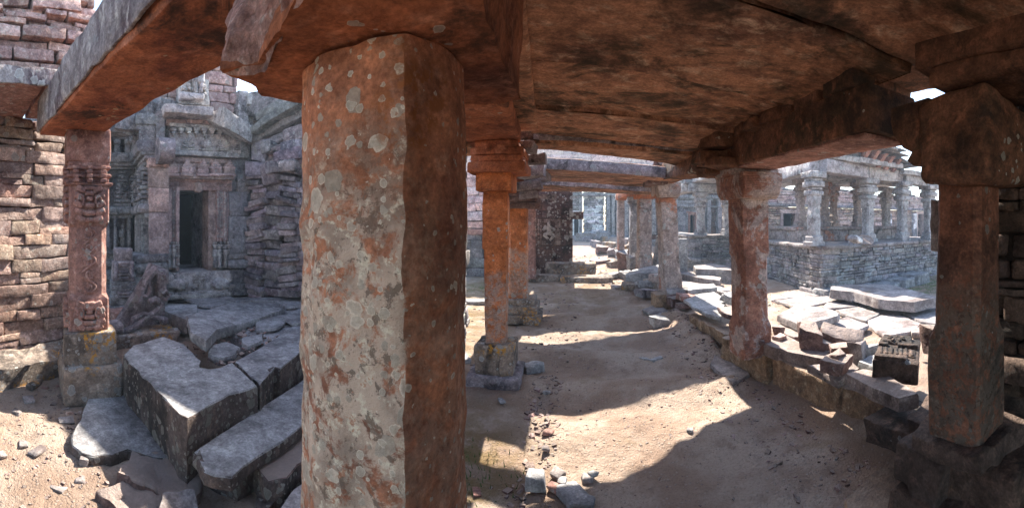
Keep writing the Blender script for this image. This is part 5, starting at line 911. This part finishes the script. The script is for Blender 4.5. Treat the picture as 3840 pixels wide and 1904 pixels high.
def ppil(x, y, z0, z1, hw, k, style=0, mat=None):
    mb = MB(); b = .18 if style != 3 else .34
    shaft(mb, x, y, [(z0, hw * 1.45, hw * 1.45, .02), (z0 + b * .45, hw * 1.45, hw * 1.45, .02), (z0 + b * .5, hw * 1.2, hw * 1.2, .02), (z0 + b, hw * 1.2, hw * 1.2, .02), (z0 + b + .02, hw * .98, hw * .98, hw * .3), (z1 - .62, hw * .92, hw * .92, hw * .3), (z1 - .60, hw * 1.02, hw * 1.02, .02), (z1 - .46, hw * 1.02, hw * 1.02, .02)], R(2), .06, .01, k)
    sh = mb.build('pillar', mat or M_pav, t)
    mb = MB()
    for (a, b_, e) in ((.46, .36, 1.3), (.355, .30, 1.1), (.30, .19, 1.5), (.185, .12, 1.25), (.118, 0, 1.7)): mb.cub((x, y, z1 - (a + b_) / 2), (hw * 2 * e, hw * 2 * e, a - b_), None, .05, .02, .012, 5, k + int(a * 100), cj=.06)
    c_ = mb.build('capital', mat or M_pav); c_.parent = sh; c_.location = Vector(c_['_org']) - Vector(t['_org'])
def on(px, y): return y * math.tan((px - VX) / F)
for i, (px, y, hw) in enumerate([(3052, 6.30, .112), (3254, 6.60, .12), (3383, 6.45, .115), (3483, 6.50, .12), (3323, 7.75, .11)]): ppil(on(px, y), y, 1.07, 2.52, hw, 1100 + 10 * i, i % 2)
for i, (px, y) in enumerate([(3002, 8.1), (3092, 8.4), (3126, 9.3), (3216, 7.9)]): ppil(on(px, y), y, 1.38, 2.60, .09, 1160 + 10 * i, 3, M_pillargrey)
for i, (px, y) in enumerate([(2627, 11.6), (2726, 11.55)]): ppil(on(px, y), y, 1.12, 2.45, .12, 1220 + 10 * i, 0)
mb = MB(); fh = Fr((5.2, 9.6), (5.0, 7.75)); fi = Fr((5.0, 7.75), (8.8, 7.55))
for i in range(5): fi.ubox(mb, i * .76 + .01, i * .76 + .75, 1.06, 1.34, -.3, 0, res=.1, rnd=.02, amp=.01, k=i); fi.ubox(mb, i * .76, i * .76 + .755, 1.34, 1.42, -.6, .07, res=.1, rnd=.02, amp=.012, k=i + 9)
for i in range(3): fh.ubox(mb, i * .6 + .01, i * .6 + .6, 1.06, 1.34, -.3, 0, res=.1, rnd=.02, amp=.01, k=i); fh.ubox(mb, i * .6, i * .6 + .6, 1.34, 1.42, -.6, .07, res=.1, rnd=.02, amp=.012, k=i + 9)
mb.build('inner_bench', M_pillargrey, t)
def ar(x0, y0, x1, y1, z0, z1, k, wd=.34): mb = MB(); mb.bar((x0, y0, (z0 + z1) / 2), (x1, y1, (z0 + z1) / 2), wd, z1 - z0, .09, .02, .014, k, rgt(random.Random(k), 1, .12, .06), 3); mb.build('architrave', M_pav, t)
ar(4.62, 6.32, 6.05, 6.62, 2.53, 2.80, 1); ar(6.12, 6.62, 7.15, 6.50, 2.50, 2.80, 2); ar(7.2, 6.48, 8.2, 6.52, 2.48, 2.74, 3); ar(8.25, 6.5, 9.7, 6.6, 2.46, 2.66, 4)
ar(4.62, 6.36, 4.85, 8.5, 2.54, 2.80, 5); ar(4.85, 8.55, 5.0, 11.5, 2.54, 2.80, 6); ar(3.5, 11.55, 5.4, 11.6, 2.46, 2.72, 7); ar(3.5, 11.6, 3.5, 15, 2.46, 2.72, 8)
ar(5.2, 8.2, 9.0, 8.0, 2.60, 2.82, 9); ar(6.1, 6.7, 6.4, 9.5, 2.62, 2.82, 10); ar(7.2, 6.6, 7.4, 9.4, 2.62, 2.82, 11)
mb = MB(); rg = random.Random(8)
for i in range(6): mb.cub((5.2 + i * .72, 8.0, (2.88 if i < 3 else 2.72) + rg.uniform(-.02, .02)), (.71, 3.6, .12), rotm(0, 0, rg.uniform(-.02, .02)), .15, .02, .02, 3, 1300 + i)
for i in range(4): mb.cub((5.3, 9.9 + i * .7, 2.80), (3.4, .68, .12), None, .15, .02, .02, 3, 1310 + i)
mb.build('roof_slabs', M_pav, t)
mb = MB(); fj = Fr((4.60, 6.26), (9.8, 6.50))
top = lambda u: 3.10 if u < .5 else 3.14 if u < 1.9 else (3.14 - (u - 1.9) * .45 if u < 2.75 else 2.6)
rubble_wall(mb, fj, -.1, 5.2, 2.82, top, seed=51, depth=.5, ch=(.05, .11), ln=(.14, .4), res=.07, rnd=.012, amp=.014, jw=.04, mx=6, ragged=.05); mb.build('roof_masonry', M_wallgrey, t); mb = MB()
fk = Fr((4.85, 9.0), (4.60, 6.26)); rubble_wall(mb, fk, 0, fk.L + .05, 2.82, lambda u: 3.08, seed=52, depth=.4, ch=(.05, .1), ln=(.14, .36), res=.07, rnd=.012, amp=.012, jw=.03, mx=6, ragged=.05); mb.build('roof_masonry', M_wallgrey, t); mb = MB()
fm = Fr((3.36, 15), (3.36, 11.45)); fn = Fr((3.36, 11.45), (5.4, 11.5)); rubble_wall(mb, fm, 0, fm.L, 2.72, lambda u: 3.0, seed=53, depth=.4, **K); rubble_wall(mb, fn, 0, fn.L, 2.72, lambda u: 3.05, seed=54, depth=.4, **K)
mb.build('roof_masonry', M_wallgrey, t)
for i in range(5):                                   # curved brackets under thin eave slabs
    u = 1.15 + i * .25; z = 3.12 - i * .03; mb = MB()
    mb.loft([[fj.pt(u + du, w_, zz_) for (w_, zz_) in ((.0, z - .28), (.05, z - .28), (.11, z - .17), (.24, z - .04), (.30, z), (.0, z))] for du in (-.055, .055)], .06, .006, 5, i); mb.build('eave_bracket', M_carved, t)
mb = MB(); rg = random.Random(77)
for i in range(10):
    u = .2 + i * .27; z = (3.17 if u < 1.9 else 3.17 - (u - 1.9) * .42) + rg.uniform(0, .05); mb.cub(fj.pt(u, .02 + rg.uniform(-.1, .16), z), (rg.uniform(.4, .7), .7, .035), fj.M @ rotm(rg.uniform(-.05, .05), rg.uniform(-.04, .12), rg.uniform(-.2, .2)), .12, .008, .012, 4, 1330 + i, cj=.3, tint=rgt(rg, 1, .2, .08))
mb.build('eave_slab', M_wallgrey, t)
# stool and round tray on the platform
def onp(px, py, z): return Pz(px, py, z)
p = onp(3208, 918, 1.09); ts = thing('low_stool', p, 'small pale wooden stool standing on the platform edge', 'stool'); Mt = rotm(0, 0, .5)
mb = MB(); mb.cub((p.x, p.y, p.z + .15), (.30, .22, .03), Mt, .05, .006, 0); mb.build('seat', M_whitewash, ts)
for a, b in ((-.12, -.08), (.12, -.08), (-.12, .08), (.12, .08)):
    v_ = Mt @ np.array([a, b, 0]); mb = MB(); mb.cub((p.x + v_[0], p.y + v_[1], p.z + .07), (.03, .03, .14), Mt, .05, .004, 0); mb.build('leg', M_whitewash, ts)
p = onp(3246, 912, 1.09); mb = MB(); rings = []
for (r_, h_) in ((.17, 0), (.18, .012), (.185, .03), (.17, .034), (.16, .02), (.02, .016)): rings.append([(p.x + r_ * math.cos(q * math.pi / 12), p.y + r_ * math.sin(q * math.pi / 12) * .9, p.z + .05 + h_ + .5 * r_ * math.sin(q * math.pi / 12 + .4)) for q in range(24)])
mb.loft(rings, .2); tag(mb.build('round_tray', M_wallbeige), 'round yellowish tray propped against the low stool', 'tray')
p = onp(3222, 905, 1.2); mb = MB(); mb.cub((p.x, p.y + .1, p.z + .03), (.26, .2, .09), rotm(0, .3, .4), .03, .03, .01, 6, 7); tag(mb.build('folded_cloth', M_whitewash), 'white folded cloth lying on the low stool', 'cloth')
# blocks on the grass and steps before the platform
for i, (px, py, s_, lb) in enumerate([(3330, 1085, (.9, .5, .16), 'dark flat block on the grass, nearest to the huge slab'), (3385, 1075, (.7, .5, .22), 'dark squared block on the grass, middle one'), (3430, 1065, (.6, .5, .26), 'tall dark block on the grass close to the platform'), (3215, 1085, (.7, .4, .14), 'low block at the foot of the platform wall')]):
    rk(px, py, .10, s_, lb, (0, 0, 15), 1400 + i, M_block, .06, name='stone_block', group='blocks on the grass')
for i, (pts, z, th, lb) in enumerate([([(2600, 995), (2680, 990), (2765, 1000), (2765, 1015), (2690, 1010), (2610, 1008)], .42, .34, 'raised stepped block of slabs before the left half of the platform'), ([(2515, 1018), (2570, 1015), (2705, 1040), (2700, 1052), (2640, 1045)], .28, .18, 'low pale slab leading to the stepped block'), ([(2490, 1045), (2560, 1050), (2640, 1065), (2600, 1080), (2520, 1075)], .17, .06, 'flat pale stone in the court behind the third pillar'), ([(2560, 1080), (2700, 1085), (2790, 1140), (2740, 1150), (2650, 1125)], .20, .07, 'pale slab with a rope carved edge behind the second pillar'), ([(2470, 1000), (2530, 1010), (2545, 1030), (2480, 1025)], .16, .05, 'small pale flat stone by the third pillar'), ([(2530, 1085), (2600, 1090), (2670, 1120), (2640, 1135), (2560, 1110)], .20, .05, 'grey flat stone between third pillar and rope carved slab'), ([(2440, 985), (2500, 985), (2520, 1000), (2455, 1003)], .16, .05, 'farthest small flat stone right of the aisle'), ([(2620, 1070), (2700, 1072), (2740, 1090), (2650, 1088)], .17, .05, 'thin slab beside the stepped block'), ([(2480, 1060), (2530, 1080), (2560, 1110), (2500, 1095)], .26, .06, 'grey slab beside the third pillar foot')]):
    flag('court_slab', pts, z, th, lb, M_flag, 'scattered slabs of the court', 1410 + i, 'slab')
mb = MB(); a = Pz(2690, 1093, .24); b = Pz(2790, 1122, .24)
for q in range(16): c_ = a.lerp(b, q / 15); mb.cub(c_, (.12, .07, .06), rotm(0, 0, .9), .02, .025, 0)
tag(mb.build('rope_moulding', M_flag), 'carved rope moulding lying on the pale slab behind the second pillar', 'carved stone')
# ================================================================== FAR BUILDINGS
KF = dict(ch=(.07, .16), ln=(.18, .6), res=.2, rnd=.015, amp=.012, jw=.03, tv=.28, gap=.012, mx=3)
def holes_from(fr, L_):
    o = []
    for (x0, y0, x1, y1) in L_: o.append((fr.hit(x0, 800)[0], fr.hit(x1, 800)[0], fr.hit((x0 + x1) / 2, y1)[1], fr.hit((x0 + x1) / 2, y0)[1]))
    return o
def doorway(par, fr, h, seed, mat=M_pink, d=.9):
    u0, u1, z0, z1 = h; z0 = max(0, z0)
    mb = MB(); e = .12
    fr.ubox(mb, u0 - e, u0, z0, z1 + e, -.3, .06, res=.15, rnd=.01, amp=.01); fr.ubox(mb, u1, u1 + e, z0, z1 + e, -.3, .06, res=.15, rnd=.01, amp=.01); fr.ubox(mb, u0 - .2, u1 + .2, z1 + .003, z1 + .16, -.3, .10, res=.15, rnd=.01, amp=.01); f = mb.build('door_frame', mat, par)
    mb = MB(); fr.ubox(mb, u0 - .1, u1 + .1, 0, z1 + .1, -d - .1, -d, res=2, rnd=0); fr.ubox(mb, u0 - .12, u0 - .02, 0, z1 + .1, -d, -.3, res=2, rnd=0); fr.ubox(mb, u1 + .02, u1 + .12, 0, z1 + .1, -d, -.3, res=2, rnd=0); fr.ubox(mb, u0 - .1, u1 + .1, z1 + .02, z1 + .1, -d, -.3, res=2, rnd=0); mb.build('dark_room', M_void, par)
# long wall of cells behind the pavilion
fr = Fr((5.6, 13.6), (26, 14.4)); t = thing('cell_range', (12, 14, 0), 'long rubble wall of cells with dark doors behind the pavilion', 'building')
hs = holes_from(fr, [(3157, 842, 3178, 905), (3287, 846, 3300, 912), (3440, 802, 3462, 912), (2935, 800, 2985, 905)])
mb = MB(); rubble_wall(mb, fr, 0, fr.L - 6, 0, 2.15, seed=61, holes=hs, depth=.4, **KF); mb.build('lower_wall', M_wallbeige, t)
mb = MB(); rubble_wall(mb, fr, 0, fr.L - 6, 2.27, lambda u: 2.95 + .12 * math.sin(u * 1.3), seed=62, depth=.5, ragged=.06, **KF); mb.build('upper_wall', M_wallpink, t)
mb = MB(); rg = random.Random(3); u = 0
while u < fr.L - 6: l_ = rg.uniform(.6, 1.3); fr.ubox(mb, u + .01, u + l_, 2.17, 2.26, -.5, .22 + rg.uniform(0, .08), res=.2, rnd=.015, amp=.012); u += l_
mb.build('eave', M_purple, t)
for i, h in enumerate(hs): doorway(t, fr, h, i)
for k_, (x0, x1) in enumerate(((3425, 3434), (3435, 3440), (3512, 3520), (3336, 3345))): mb = MB(); fr.box(mb, x0, 800, x1, 912, -.05, .12, res=.15, rnd=.01, amp=.01, k=k_); mb.build('plaster_jamb', M_whitewash, t)
fr = Fr((18.3, 12), (18.4, 3)); t = thing('cell_range', (18, 8, 0), 'rubble wall closing the court at the far right', 'building')
mb = MB(); rubble_wall(mb, fr, 0, 9, 0, 2.7, seed=63, depth=.4, **KF); mb.build('wall', M_wallpink, t)
fr = Fr((8.9, 6.9), (9.9, 6.2)); mb = MB(); rubble_wall(mb, fr, .3, 3.2, .05, 1.0, seed=64, depth=.4, ch=(.04, .09), ln=(.15, .45), res=.08, jw=.05, mx=5, amp=.015, rnd=.012, ragged=.05)
tag(mb.build('loose_wall', M_purple), 'ragged wall of thin purple stones right of the pavilion platform', 'wall')
# shrine range straight ahead, right of the aisle
fr = Fr((3.0, 17.2), (10.5, 17.4)); t = thing('shrine_range', (6.5, 17, 0), 'dark weathered shrine with a stepped doorway seen through blue haze', 'building')
h = holes_from(fr, [(2587, 806, 2605, 878)])
mb = MB(); rubble_wall(mb, fr, 0, fr.L, 0, 2.9, seed=71, holes=h, depth=.4, ch=(.14, .26), ln=(.4, 1.2), res=.3, rnd=.02, amp=.02, jw=.04, mx=4, tb=.8)
mb.build('wall', M_rock, t); doorway(t, fr, h[0], 3, M_carved)
mb = MB()
for j in range(5): e = .12 + j * .14; fr.ubox(mb, h[0][0] - e - .12, h[0][0] - e, .6, h[0][3] + e, -.1, .1 + .05 * j, res=.2, rnd=.01, amp=.01); fr.ubox(mb, h[0][0] - e - .12, h[0][1] + e + .12, h[0][3] + e, h[0][3] + e + .12, -.1, .1 + .05 * j, res=.2, rnd=.01, amp=.01)
for (z0, z1, w_) in ((0, .35, .5), (.35, .6, .35), (.6, .75, .42), (2.2, 2.3, .3), (2.6, 2.75, .4), (2.9, 3.1, .5), (3.1, 3.25, .3)):
    for i in range(7): fr.ubox(mb, fr.L * i / 7 + .01, fr.L * (i + 1) / 7 - .01, z0, z1, -.1, w_, res=.2, rnd=.02, amp=.02, k=i)
for px in (2455, 2500, 2520, 2640, 2660, 2700): fr.box(mb, px - 7, 735, px + 7, 880, -.1, .3, res=.2, rnd=.02, amp=.02, k=px)
mb.build('mouldings', M_temple, t)
mb = MB(); rubble_wall(mb, fr, 0, fr.L, 3.25, lambda u: 4.1 - .05 * u, seed=72, depth=.5, ragged=.06, **KF); mb.build('upper_masonry', M_wallgrey, t)
# whitewashed building at the end of the aisle
fr = Fr((-2.6, 24), (5.2, 24)); t = thing('whitewashed_building', (1, 24, .4), 'ruined building with flaking white limewash at the end of the aisle', 'building')
h = holes_from(fr, [(2153, 800, 2170, 893)])
w0, w1 = fr.hit(2186, 800)[0], fr.hit(2268, 800)[0]
mb = MB(); rubble_wall(mb, fr, w0, w1, .3, 3.5, seed=81, depth=.4, **KF); mb.build('limewashed_wall', M_whitewash, t)
mb = MB(); rubble_wall(mb, fr, 0, w0 - .02, .3, 3.5, seed=82, holes=h, depth=.4, **KF); rubble_wall(mb, fr, w1 + .02, fr.L, .3, 3.5, seed=83, depth=.4, **KF); mb.build('wall', M_wallgrey, t); doorway(t, fr, h[0], 5, M_whitewash)
mb = MB()
for px in (2178, 2282, 2300, 2318, 2350, 2400): fr.box(mb, px - 6, 735, px + 6, 900, -.1, .25, res=.2, rnd=.02, amp=.02, k=px)
for (z0, z1, w_) in ((.3, .7, .5), (3.1, 3.25, .35), (3.5, 3.7, .45), (3.7, 3.85, .3), (3.9, 4.05, .5)):
    for i in range(5): fr.ubox(mb, fr.L * i / 5 + .01, fr.L * (i + 1) / 5 - .01, z0, z1, -.1, w_, res=.2, rnd=.02, amp=.02, k=i)
mb.build('mouldings', M_temple, t)
mb = MB(); rubble_wall(mb, fr, -4.5, fr.L, 4.05, lambda u: 7.0 if u < 4.8 else 6.1, seed=84, depth=.5, ch=(.22, .4), ln=(.5, 1.4), res=.4, rnd=.02, amp=.015, jw=.04, mx=4, ragged=.05); mb.build('tower_masonry', M_wallpink, t)
# carved panel wall left at the end of the aisle
fr = Fr((-1.35, 11.6), (-.02, 11.6)); t = thing('panel_shrine', (-.7, 11.6, 0), 'dark spotted block wall with a carved dancing figure panel', 'shrine')
mb = MB(); rg = random.Random(6); z = .2
for h_ in (.28, .32, .30, .30, .26, .22, .2, .26, .34, .3):
    u = 0
    while u < fr.L - .05: l_ = min(rg.uniform(.4, .9), fr.L - u); fr.ubox(mb, u + .003, u + l_ - .003, z, z + h_ - .006, -1.2, rg.uniform(-.01, .015), res=.08, rnd=.012, amp=.008, k=rg.randrange(99), tint=rgt(rg, 1, .2, .06)); u += l_
    z += h_
fr.ubox(mb, fr.L - .35, fr.L + .32, 1.62, 1.84, -.8, .06, res=.06, rnd=.015, amp=.01); fr.ubox(mb, .0, fr.L + .1, 0, .2, -1, .12, res=.06, rnd=.02, amp=.012)
mb.build('block_wall', M_panel, t)
mb = MB(); fr.box(mb, 2012, 818, 2106, 922, -.05, .035, res=.05, rnd=.01, amp=.004); mb.build('panel_slab', M_walldark, t); mb = MB()
u0, z1 = fr.hit(2016, 822, .05); u1, z0 = fr.hit(2102, 918, .05)
relief(mb, fr, u0, u0 + .13, z0, z1, .04, .05, .06, 1501, .9); relief(mb, fr, u1 - .16, u1, z0, z1, .04, .05, .06, 1502, .9); relief(mb, fr, u0, u1, z1 - .1, z1, .04, .05, .06, 1503, .8); relief(mb, fr, u0, u1, z0, z0 + .12, .04, .05, .06, 1504, .8)
mb.build('panel_border', M_pillargrey, t); mb = MB(); um = (u0 + u1) / 2; zm = (z0 + z1) / 2
def limb(a, b, r): tube(mb, [fr.pt(um + a[0], .09, zm + a[1]), fr.pt(um + (a[0] + b[0]) / 2, .11, zm + (a[1] + b[1]) / 2), fr.pt(um + b[0], .09, zm + b[1])], [r * 1.35, r * 1.2, r], n=7)
limb((0, .18), (0, -.02), .055); limb((0, -.02), (-.15, -.08), .045); limb((-.15, -.08), (-.02, -.2), .035); limb((0, -.02), (.15, -.1), .045); limb((.15, -.1), (.03, -.24), .035); limb((-.02, .15), (-.17, .06), .03); limb((-.17, .06), (-.1, .2), .025); limb((.02, .15), (.18, .08), .03); limb((.18, .08), (-.12, -.12), .02)
mb.cub(fr.pt(um, .11, zm + .25), (.1, .1, .12), None, .03, .045, .005); mb.build('dancing_figure', M_tlight, t)
# coloured wall seen behind the nearest pillar
fr = Fr((-3.6, 10.6), (-1.36, 10.6)); t = thing('coloured_wall', (-2.4, 10.6, 0), 'blue and pink stained block wall seen just right of the nearest pillar', 'wall')
mb = MB(); rubble_wall(mb, fr, 0, fr.L, 1.35, 2.9, seed=91, depth=.5, ch=(.2, .3), ln=(.4, .9), res=.1, rnd=.015, amp=.01, jw=.01, mx=8, tb=1.25); mb.build('upper_courses', M_wallpink, t)
mb = MB(); fr.ubox(mb, 0, fr.L, 1.18, 1.34, -.4, .08, res=.15, rnd=.02, amp=.01); mb.build('red_course', M_carved, t)
mb = MB(); rubble_wall(mb, fr, 0, fr.L, 0, 1.17, seed=92, depth=.5, ch=(.2, .3), ln=(.4, .9), res=.1, rnd=.015, amp=.01, jw=.02, mx=8, tb=.7); relief(mb, fr, 1.1, 2.1, .75, 1.12, .0, .06, .07, 93, .8); mb.build('lower_courses', M_temple, t)
for i, (x, y, s_, lb) in enumerate([(-1.9, 5.6, (.7, .4, .08), 'dark flat stones crossing the ground behind the slender pillar'), (-1.6, 7.2, (.9, .3, .08), 'thin dark ledge on the mossy ground far left of the aisle'), (-1.35, 4.15, (.4, .3, .07), 'pale stone beside the plinth of the slender pillar'), (-.42, 4.05, (.22, .12, .1), 'grey shard leaning at the corner of the slender pillar plinth')]): rock('ground_stone', (x, y, .03), s_, lb, M_block, (0, 0, 12 * i), 1520 + i, 'stone', None, .015, .2)
# aisle stones near the camera
for i, (a, b, s_, lb) in enumerate([(575, 1145, (.17, .13, .13), 'dark upright stone at the near end of the gravel trench'), (810, 1200, (.22, .24, .04), 'flat square dark stone near the trench'), (690, 1160, (.1, .12, .05), 'small pinkish stone between the dark ones'), (905, 1085, (.1, .1, .05), 'small light stone right of the trench end'), (950, 1070, (.07, .08, .04), 'tiny square stone beside the small light stone'), (885, 1255, (.16, .14, .04), 'pale flat stone below the flat square dark stone'), (165, 1170, (.07, .13, .02), 'narrow pale chip by the nearest pillar'), (700, 1070, (.1, .12, .05), 'dark stone behind the small pinkish stone'), (740, 1110, (.1, .08, .04), 'red edged chip next to the flat square stone'), (330, 565, (.12, .07, .03), 'pale oblong chip in front of the square plinth'), (645, 780, (.1, .08, .05), 'pale stone lying in the gravel trench'), (630, 890, (.07, .07, .04), 'round pale stone low in the gravel trench'), (630, 500, (.08, .07, .04), 'brown stone at the top of the gravel trench'), (1605, 765, (.07, .06, .04), 'pink chip at the edge of the lit floor')]):
    rk(1700 + .5513 * a, 1200 + .5513 * b, -.004, tuple(q * .7 for q in s_), lb, (0, 5, 33 * i), 1540 + i, [M_block, M_block, M_carved, M_flag][i % 4], .25, name='aisle_stone', group='stones on the aisle floor', amp=.012)
# big dim slab at the bottom right
flag('floor_slab', [(3165, 1870), (3280, 1760), (3345, 1745), (3480, 1830), (3560, 1915), (3300, 1960), (3180, 1940)], .03, .05, 'dim flat slab on the floor at the lower right', M_kerb, None, 1570, 'slab')
# ------------------------------------------------------------------ gravel (uncountable chips)
rg = random.Random(99); mb = MB()
base8 = np.array([[a, b, c_] for a in (-1, 1) for b in (-1, 1) for c_ in (-1, 1)], float) / 2; f8 = [[0, 1, 3, 2], [4, 6, 7, 5], [0, 4, 5, 1], [2, 3, 7, 6], [0, 2, 6, 4], [1, 5, 7, 3]]
def scatter(n_, x0, x1, y0, y1, s0, s1, z=None, flt=None):
    for _ in range(n_):
        x, y = rg.uniform(x0, x1), rg.uniform(y0, y1)
        if flt and rg.random() > flt(x, y): continue
        s_ = s0 + (s1 - s0) * rg.random() ** 3; v = base8 * np.array([s_, s_ * rg.uniform(.5, .9), s_ * rg.uniform(.2, .55)]); v = v * (1 + np.array([[rg.uniform(-.35, .35) for _ in range(3)] for _ in range(8)])); v = v @ rotm(rg.uniform(-.4, .4), rg.uniform(-.4, .4), rg.uniform(0, 6.3)).T
        zz_ = float(gz(np.array([x]), np.array([y]))[0]) if z is None else z; mb.add(v + np.array([x, y, zz_ + s_ * .03]), f8, rgt(rg, rg.choice((.7, 1.0, 1.5, 2.2)), .3, .12))
scatter(1000, -3.6, -1.9, .1, 1.7, .006, .028)
scatter(300, -.25, 1.7, 2.2, 4.4, .006, .025)
scatter(300, -3.6, -2.4, .8, 1.5, .01, .06)
scatter(330, -.38, -.12, 1.9, 3.9, .008, .05)
scatter(1500, 1.1, 1.75, 1.5, 6.5, .006, .042, flt=lambda x, y: (x - .9) / .8)
scatter(1200, -.5, 1.6, 1.8, 9.0, .004, .02)
scatter(350, -.7, .1, 4.2, 8.5, .01, .05)
scatter(260, -3.15, -2.2, 1.9, 2.9, .015, .06, z=.40, flt=lambda x, y: 1.0 if abs(x + 2.75) < .35 else .2)
scatter(420, 1.9, 5.0, 2.2, 7.0, .01, .06)
scatter(500, -.2, 1.6, 9.0, 15.0, .02, .09)
scatter(300, -2.6, -.8, 2.4, 9.0, .01, .06)
tag(mb.build('gravel', M_rock, smooth=False), kind='stuff')

mb = MB(); V_ = []; F_ = []
for _ in range(4200):
    if _ < 3400: x, y = rg.gauss(8.0, 1.3), rg.gauss(5.1, .5)
    else: x, y = rg.choice(((-1.9, 8.9), (-.62, 2.35), (3.0, 6.0), (6.2, 5.9), (1.25, 8.8))); x += rg.gauss(0, .18); y += rg.gauss(0, .18)
    z = float(gz(np.array([x]), np.array([y]))[0]); h = rg.uniform(.015, .05); a = rg.uniform(0, 6.3); q = len(V_); V_ += [(x - .004 * math.cos(a), y - .004 * math.sin(a), z), (x + .004 * math.cos(a), y + .004 * math.sin(a), z), (x + rg.uniform(-.02, .02), y + rg.uniform(-.02, .02), z + h)]; F_.append([q, q + 1, q + 2])
mb.add(V_, F_); tag(mb.build('grass', M_grass, smooth=False), kind='stuff')
# ------------------------------------------------------------------ haze: even air in one closed box round everything
mb = MB(); mb.cub((0, 0, 3.1), (110, 110, 8.6), None, 999, 0); hm_ = bpy.data.materials.new('hazy air'); hm_.use_nodes = True; hn = hm_.node_tree; hn.nodes.remove(hn.nodes['Principled BSDF'])
pv = hn.nodes.new('ShaderNodeVolumePrincipled'); pv.inputs['Color'].default_value = (0.62, 0.80, 1.0, 1); pv.inputs['Density'].default_value = 0.004; pv.inputs['Anisotropy'].default_value = 0.35
hn.links.new(pv.outputs[0], hn.nodes['Material Output'].inputs['Volume']); tag(mb.build('haze', hm_, smooth=False), kind='stuff')
